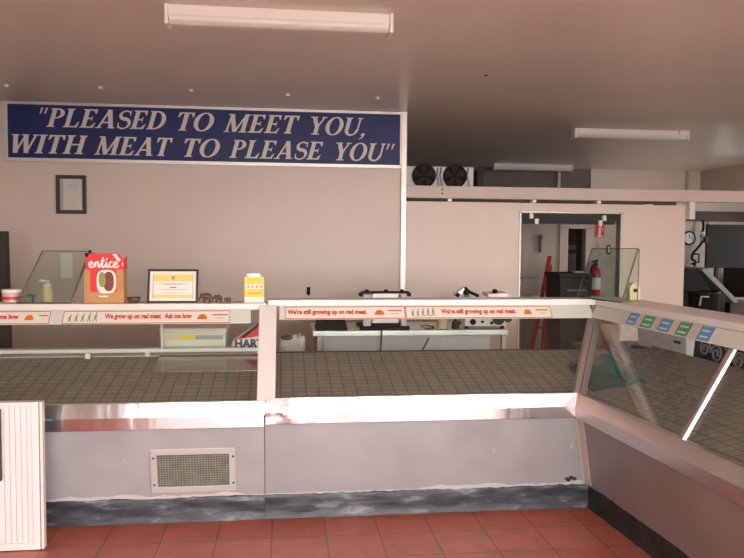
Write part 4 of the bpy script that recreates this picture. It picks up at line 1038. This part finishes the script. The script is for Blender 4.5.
for x0_, x1_, z0_, z1_, m, w in ((4.325, 4.375, 1.49, 1.60, 'wall_side', 'pale switch plate just under the red extinguisher sign'), (4.465, 4.52, 1.43, 1.56, 'frame_black', 'dark framed switch right of and below the red extinguisher sign')):
    t = thing('switch_plate', w, 'switch', ((x0_ + x1_) / 2, RY, z0_))
    MB().box((x0_, RY - .012, z0_), (x1_, RY, z1_)).build('plate', m, t, bevel=.003)
    MB().box((x0_ + .014, RY - .018, z0_ + .025), (x1_ - .014, RY - .011, z1_ - .025)).build('rocker', 'paper' if m == 'frame_black' else 'print_grey', t)
# red ladder leaning on the rear wall
t = thing('step_ladder', 'red step ladder standing inside the coolroom opening', 'ladder', (3.25, 8.9, 0))
for x, dx, zt in ((2.975, .36, 1.42), (3.20, .135, 1.31)):
    MB().hexa([(x, 8.70, 0), (x + .04, 8.70, 0), (x + .04, 8.75, 0), (x, 8.75, 0), (x + dx, 8.98, zt), (x + dx + .04, 8.98, zt), (x + dx + .04, 9.03, zt), (x + dx, 9.03, zt)]).build('stile', 'redpaint', t)
    MB().tube([(x + dx + .02, 9.03, zt - .06), (x + dx + .01, 9.24, 0)], .014, 8).build('rear_leg', 'redpaint', t)
for k in range(4):
    z = .25 + k * .27; f_ = z / 1.42; MB().box((2.99 + .36 * f_, 8.705 + .28 * f_, z), (3.22 + .145 * f_, 8.76 + .28 * f_, z + .02)).build('tread', 'redpaint', t)
# dark wheelie bin
t = thing('storage_bin', 'dark grey lidded bin standing inside the coolroom opening', 'bin', (3.21, 8.0, 0))
mb = MB(); mb.loft([(3.06, 7.82, 0), (3.36, 7.82, 0), (3.36, 8.18, 0), (3.06, 8.18, 0)], [(3.02, 7.78, 1.21), (3.40, 7.78, 1.21), (3.40, 8.22, 1.21), (3.02, 8.22, 1.21)]); mb.build('body', 'darkgrey', t, bevel=.02)
MB().box((3.0, 7.76, 1.21), (3.42, 8.24, 1.255)).build('lid', 'darkgrey', t, bevel=.015)
MB().box((3.10, 7.765, 1.06), (3.32, 7.785, 1.075)).build('handle', 'midgrey', t)
o = MB().box((3.22, 7.85, 1.255), (3.38, 7.98, 1.275)).build('paper_stack', 'wall_side', bevel=.003); tag(o, 'flat pale packet lying on the dark bin lid', 'packet')
# side table with carton at left of opening
t = thing('side_table', 'steel side table at the left inside the coolroom opening', 'table', (3.1, 9.55, 0))
MB().box((2.72, 9.34, .86), (3.50, 9.78, .90)).build('table_top', 'bench_steel', t)
for x in (2.76, 3.46):
    for y in (9.38, 9.74): MB().box((x - .015, y - .015, 0), (x + .015, y + .015, .86)).build('leg', 'alu_dark', t)
o = MB().box((3.02, 9.42, .90), (3.36, 9.7, 1.12)).build('pale_carton', 'wall_rear', bevel=.006); tag(o, 'pale brown carton on the side table inside the opening', 'carton')
o = MB().tube([(3.50, 9.77, 1.45), (3.50, 9.77, 1.65)], .02, 10).ellipsoid((3.50, 9.76, 1.66), (.035, .03, .04)).build('wall_fitting', 'wall_dark'); tag(o, 'small dark fitting on the grey wall inside the opening', 'fitting')

# things right of the partition
WY = 9.8
struct(MB().box((4.25, 9.72, 1.90), (XR, 9.79, 2.04)).build('trim_6', 'dark_timber'))
t = thing('wall_gauge', 'round dial gauge with dark rim on the rear wall right of the partition', 'gauge', (5.69, WY, 1.6))
gx, gz = 5.665, 1.665
MB().cyl((gx, WY, gz), (0, -1, 0), .10, .03, 28).build('rim', 'black', t, bevel=.004)
MB().cyl((gx, WY - .029, gz), (0, -1, 0), .078, .006, 28).build('face', 'print_light', t)
MB().box((gx - .004, WY - .038, gz), (gx + .004, WY - .034, gz + .06)).box((gx, WY - .038, gz - .004), (gx + .04, WY - .034, gz + .004)).build('hand', 'black', t)
t = thing('hanging_cable', 'looped black cable hanging from the dark rail beside the gauge', 'cable', (5.720, 9.7, 1.3))
cab = [(5.820, 9.70, 1.92), (5.830, 9.70, 1.80), (5.800, 9.70, 1.70), (5.820, 9.70, 1.62), (5.750, 9.70, 1.52), (5.690, 9.70, 1.46), (5.670, 9.70, 1.38), (5.720, 9.70, 1.34), (5.710, 9.70, 1.27)]
MB().tube([Vector((p.x, 9.70, p.y)) for p in curl([(c[0], c[2]) for c in cab])], .016, 8).build('cable', 'black', t, smooth=True)
MB().tube([(5.670, 9.70, 1.45), (5.770, 9.69, 1.44), (5.770, 9.69, 1.33), (5.660, 9.70, 1.30)], .012, 8).build('loop', 'black', t, smooth=True)
for z in (1.72, 1.66): MB().ellipsoid((5.815, 9.68, z), (.035, .03, .035)).build('clip', 'paper', t, smooth=True)
o = MB().box((5.945, 9.79, .1), (5.965, 9.80, 1.9)).box((5.60, 9.79, .1), (5.62, 9.80, 1.3)).build('wall_strip', 'wall_dark'); struct(o); o.name = 'trim_7'
# black board on a stand
t = thing('black_board', 'large black board on a thin post at the right edge', 'board', (5.95, 9.0, 0))
MB().box((5.45, 8.98, 1.275), (6.25, 9.02, 1.84)).build('panel', 'black', t, bevel=.005)
MB().box((5.61, 9.02, .03), (5.65, 9.06, 1.6)).build('post', 'blackmetal', t)
MB().box((5.45, 8.85, 0), (5.85, 9.22, .03)).build('foot', 'blackmetal', t, bevel=.004)
MB().box((5.43, 8.97, 1.6), (5.46, 9.03, 1.68)).build('clamp', 'darkgrey', t)
# slanted black machine
t = thing('mincer_machine', 'black machine with raised slanting lid right of the partition', 'machine', (5.3, 8.6, 0))
MB().box((4.80, 8.4, 0), (5.36, 8.95, .98)).build('body', 'blackmetal', t, bevel=.01)
MB().hexa([(5.05, 8.42, 1.27), (5.50, 8.42, .86), (5.50, 8.92, .86), (5.05, 8.92, 1.27), (5.10, 8.42, 1.30), (5.56, 8.42, .88), (5.56, 8.92, .88), (5.10, 8.92, 1.30)]).build('lid', 'midgrey', t, bevel=.005)
MB().hexa([(4.70, 8.44, .98), (5.22, 8.44, .98), (5.22, 8.9, .98), (4.70, 8.9, .98), (4.70, 8.44, 1.28), (5.02, 8.44, 1.28), (5.02, 8.9, 1.28), (4.70, 8.9, 1.28)]).build('hopper', 'black', t, bevel=.01)
t = thing('waste_bin', 'dark cylindrical bin in front of the slanting black machine', 'bin', (4.72, 7.8, 0))
MB().lathe((4.78, 7.9, 0), [(.12, 0), (.15, .01), (.17, 1.02), (.18, 1.03), (.18, 1.05), (.16, 1.05), (.14, .1)], 24).build('bin', 'black', t, smooth=True)
MB().tube([(4.64, 7.75, .9), (4.64, 7.72, 1.0), (4.72, 7.7, 1.0)], .01, 8).build('handle', 'alu', t)
o = MB().box((5.62, 8.2, .0), (6.6, 8.7, .86)).box((5.59, 8.17, .86), (6.63, 8.73, .91)).build('side_cabinet', 'wall_rear', bevel=.005); tag(o, 'pale low cabinet under the black board at the right edge', 'cabinet')
o = MB().box((6.02, 8.75, .91), (6.5, 9.5, 1.27)).box((6.0, 8.76, 0), (6.6, 9.5, .9)).build('dark_chest', 'blackmetal', bevel=.01); tag(o, 'dark chest behind the low cabinet at the right edge', 'chest')

# ================================================================== INSIDE / BEHIND THE RIGHT CASE
# teal film crumpled in the corner
mb = MB(); nu, nv = 44, 40
for j in range(nv + 1):
    for i in range(nu + 1):
        u, w = i / nu, j / nv
        ang = math.atan2(w - .5, u - .5); rim = 1 + .16 * noise.noise((math.cos(ang) * 1.6, math.sin(ang) * 1.6, 7))
        px = 2.01 + .33 * (u - .5) * rim + .05 * (w - .5); py = 4.39 + .52 * (w - .5) * rim
        orr = (Vector((px, py, 0)) - Vector((OX, OY, 0))).dot(NX); om = py - OY
        base = max(.700 + .142 * (orr + .13) / .93, .700 + .142 * (om + .11) / .845)
        edge = min(1, min(u, 1 - u, w, 1 - w) * 5)
        fold = .020 + .018 * math.sin(16 * u + 7 * w + 2.5 * noise.noise((u * 2, w * 2, 0))) + .016 * noise.noise((u * 5, w * 5, 3))
        hump = .085 * math.exp(-((u - .62) ** 2 + (w - .66) ** 2) / .07)
        mb.v.append(Vector((px, py, base + .004 + edge * max(0, fold) + hump * edge)))
for j in range(nv):
    for i in range(nu): k = j * (nu + 1) + i; mb.f.append((k, k + 1, k + nu + 2, k + nu + 1))
o = mb.build('plastic_film', 'teal', smooth=True, solid=.0015); tag(o, 'crumpled teal green plastic film in the corner of the display', 'film')
# tan board behind corner, white tub
t = thing('tan_board', 'rounded tan chopping board standing behind the corner of the right counter', 'board', RW(.93, 1.6, .72))
t2 = thing('corner_table', 'low grey table behind the corner carrying the tan board', 'table', RW(1.1, 1.55, 0), A)
MB().loft([RW(.80, 1.15, .68), RW(1.45, 1.15, .68), RW(1.45, 1.95, .68), RW(.80, 1.95, .68)], [RW(.80, 1.15, .72), RW(1.45, 1.15, .72), RW(1.45, 1.95, .72), RW(.80, 1.95, .72)]).build('table_top', 'midgrey', t2)
for o_, u_ in ((.84, 1.19), (1.41, 1.19), (.84, 1.91), (1.41, 1.91)): MB().tube([RW(o_, u_, 0), RW(o_, u_, .68)], .018, 8).build('leg', 'alu_dark', t2)
bd = superell((1.60, .845), .19, .124, 32, 3.2)
MB().loft([RW(.925, u, z) for u, z in bd], [RW(.955, u, z) for u, z in bd]).build('board', 'card2', t, bevel=.004)
t = thing('white_crate', 'white plastic crate behind the right counter with a small dark label', 'crate', RW(.98, .6, 0))
mb = MB(); mb.loft([RW(.845, .335, .832), RW(.845, .94, .832), RW(1.13, .94, .832), RW(1.13, .335, .832)], [RW(.835, .33, .985), RW(.835, .945, .985), RW(1.14, .945, .985), RW(1.14, .33, .985)])
mb.build('body', 'white_bright', t, bevel=.008)
MB().loft([RW(.828, .325, .965), RW(.828, .95, .965), RW(1.147, .95, .965), RW(1.147, .325, .965)], [RW(.828, .325, .99), RW(.828, .95, .99), RW(1.147, .95, .99), RW(1.147, .325, .99)]).build('rim', 'white', t, bevel=.004)
fn = lambda a_, b_, h=0: RW(.836 - h, -a_, b_)
MB().rect2d(fn, -.47, .915, -.39, .935, .002).build('label', 'darkgrey', t)
# patterned black panel with scrolls
t = thing('scroll_panel', 'black panel with grey swirling scrolls behind the right counter', 'panel', RW(.88, -.3, .83))
MB().loft([RW(.87, .30, .833), RW(.87, -1.0, .833), RW(.885, -1.0, .833), RW(.885, .30, .833)], [RW(.90, .30, 1.16), RW(.90, -1.0, 1.16), RW(.915, -1.0, 1.16), RW(.915, .30, 1.16)]).build('board', 'black', t)
s = MB(); fn = lambda a_, b_, h=0: RW(.868 + (b_ - .833) * .0917 - h, -a_, b_)
for cx_, cz_, r_, sg in ((-.18, .92, .055, 1), (-.06, .90, .06, -1), (.05, .97, .05, 1), (.15, .89, .055, 1), (.27, .95, .06, -1), (.40, .88, .055, 1), (.52, .96, .055, -1), (.66, .9, .06, 1), (.8, .95, .055, -1), (-.2, 1.04, .04, -1), (.18, 1.04, .045, -1), (.42, 1.05, .045, 1)):
    pts_ = []
    for k in range(34):
        a_ = k * .32; rr = r_ * (1 - k / 40); pts_.append((cx_ + sg * rr * math.cos(a_), cz_ + rr * math.sin(a_)))
    s.tube([fn(p[0], p[1], .003) for p in pts_], .0075, 6)
s.build('scroll', 'midgrey', t, smooth=True)

# ================================================================== WHITE HALF DOOR AT THE LEFT
t = thing('half_door', 'white panelled half door standing at the left end in front of the counter', 'half door', (-1.7, 3.92, 0))
x0, x1, y0, y1, z0, z1 = -2.25, -1.214, 3.88, 3.93, .004, .768
fr = MB()
fr.box((x0, y0, z0), (x1 - .018, y1, z0 + .035)).box((x0, y0, z1 - .022), (x1 - .018, y1, z1)).box((x0, y0, z0 + .035), (x0 + .04, y1, z1 - .022)).box((x1 - .052, y0, z0 + .035), (x1 - .018, y1, z1 - .022))
fr.build('frame', 'white_bright', t, bevel=.003)
MB().box((x1 - .014, y0 + .004, z0), (x1, y1 - .004, z1)).build('edge_strip', 'offwhite', t, bevel=.003)
g = MB(); w = (x1 - .052 - x0 - .04) / 34
for k in range(34): g.box((x0 + .04 + k * w + .0015, y0 + .012, z0 + .03), (x0 + .04 + (k + 1) * w - .0015, y0 + .022, z1 - .02))
g.box((x0 + .03, y0 + .020, z0 + .03), (x1 - .04, y1 - .01, z1 - .02))
g.build('lining_boards', 'white_bright', t, bevel=.0012)
MB().box((-1.56, y0 - .02, .372), (-1.409, y0 + .001, .738)).build('push_plate', 'frame_black', t, bevel=.004)

# ================================================================== LIGHT, SKY, CAMERA
w = bpy.data.worlds.new('sky'); scene.world = w; w.use_nodes = True; nt = w.node_tree
bg = nt.nodes['Background']; bg.inputs[1].default_value = 1.0
tc = nt.nodes.new('ShaderNodeTexCoord'); sp = nt.nodes.new('ShaderNodeSeparateXYZ'); cr = nt.nodes.new('ShaderNodeValToRGB')
nt.links.new(tc.outputs['Generated'], sp.inputs[0]); nt.links.new(sp.outputs['Z'], cr.inputs[0]); nt.links.new(cr.outputs[0], bg.inputs[0])
e = cr.color_ramp.elements
e[0].position = 0.0; e[0].color = (5.6, 5.4, 5.2, 1); e[1].position = .6; e[1].color = (4.2, 4.2, 4.3, 1)
L = bpy.data.lights.new('sun', 'SUN'); L.energy = 22; L.angle = .009; L.color = (1, .95, .9)
o = bpy.data.objects.new('sun', L); COL.objects.link(o); o.location = (6, 6, 12)
o.rotation_euler = Vector((.5, -.35, -.8)).to_track_quat('-Z', 'Y').to_euler()
L = bpy.data.lights.new('daylight_portal', 'AREA'); L.shape = 'RECTANGLE'; L.size = 1.3; L.size_y = 1.55; L.cycles.is_portal = True
o = bpy.data.objects.new('daylight_portal', L); COL.objects.link(o); o.location = (XR + .12, 7.95, 1.78); o.rotation_euler = Vector((-1, 0, 0)).to_track_quat('-Z', 'Z').to_euler()
L = bpy.data.lights.new('daylight_portal', 'AREA'); L.shape = 'RECTANGLE'; L.size = 1.4; L.size_y = .85; L.cycles.is_portal = True
o = bpy.data.objects.new('daylight_portal', L); COL.objects.link(o); o.location = (XR + .12, 10.7, 1.62); o.rotation_euler = Vector((-1, 0, 0)).to_track_quat('-Z', 'Z').to_euler()
# daylight portals in the shop front openings
for a, b, z0, z1 in ((-1.72, -1.0, .5, 2.45), (-.88, .75, 0, 2.5), (.95, 3.3, .5, 2.45), (3.6, 6.2, .5, 2.45)):
    L = bpy.data.lights.new('daylight_portal', 'AREA'); L.shape = 'RECTANGLE'; L.size = b - a; L.size_y = z1 - z0
    L.cycles.is_portal = True
    o = bpy.data.objects.new('daylight_portal', L); COL.objects.link(o)
    o.location = ((a + b) / 2, YF - .14, (z0 + z1) / 2); o.rotation_euler = (math.radians(90), 0, 0)   # -Z looks along +Y

cam = bpy.data.cameras.new('camera'); co = bpy.data.objects.new('camera', cam); COL.objects.link(co); scene.camera = co
cam.sensor_fit = 'HORIZONTAL'; cam.sensor_width = 36; cam.lens = 738 / 744 * 36; cam.clip_start = .02; cam.clip_end = 200
yaw, pit, roll = math.radians(6.9), math.radians(-3.0), .0075
fw = Vector((math.sin(yaw) * math.cos(pit), math.cos(yaw) * math.cos(pit), math.sin(pit)))
rt = Vector((math.cos(yaw), -math.sin(yaw), 0)); up = rt.cross(fw)
r2 = rt * math.cos(roll) + up * math.sin(roll); u2 = up * math.cos(roll) - rt * math.sin(roll)
mw = Matrix((r2, u2, -fw)).transposed().to_4x4(); mw.translation = (0, 0, 1.6); co.matrix_world = mw

vs = scene.view_settings; vs.view_transform = 'Standard'; vs.look = 'None'; vs.gamma = 1; vs.use_curve_mapping = False; vs.exposure = 1.43
cy = scene.cycles
cy.use_denoising = True; cy.max_bounces = 10; cy.diffuse_bounces = 6; cy.glossy_bounces = 5; cy.transparent_max_bounces = 16; cy.transmission_bounces = 6
cy.sample_clamp_indirect = 8
cy.caustics_reflective = False
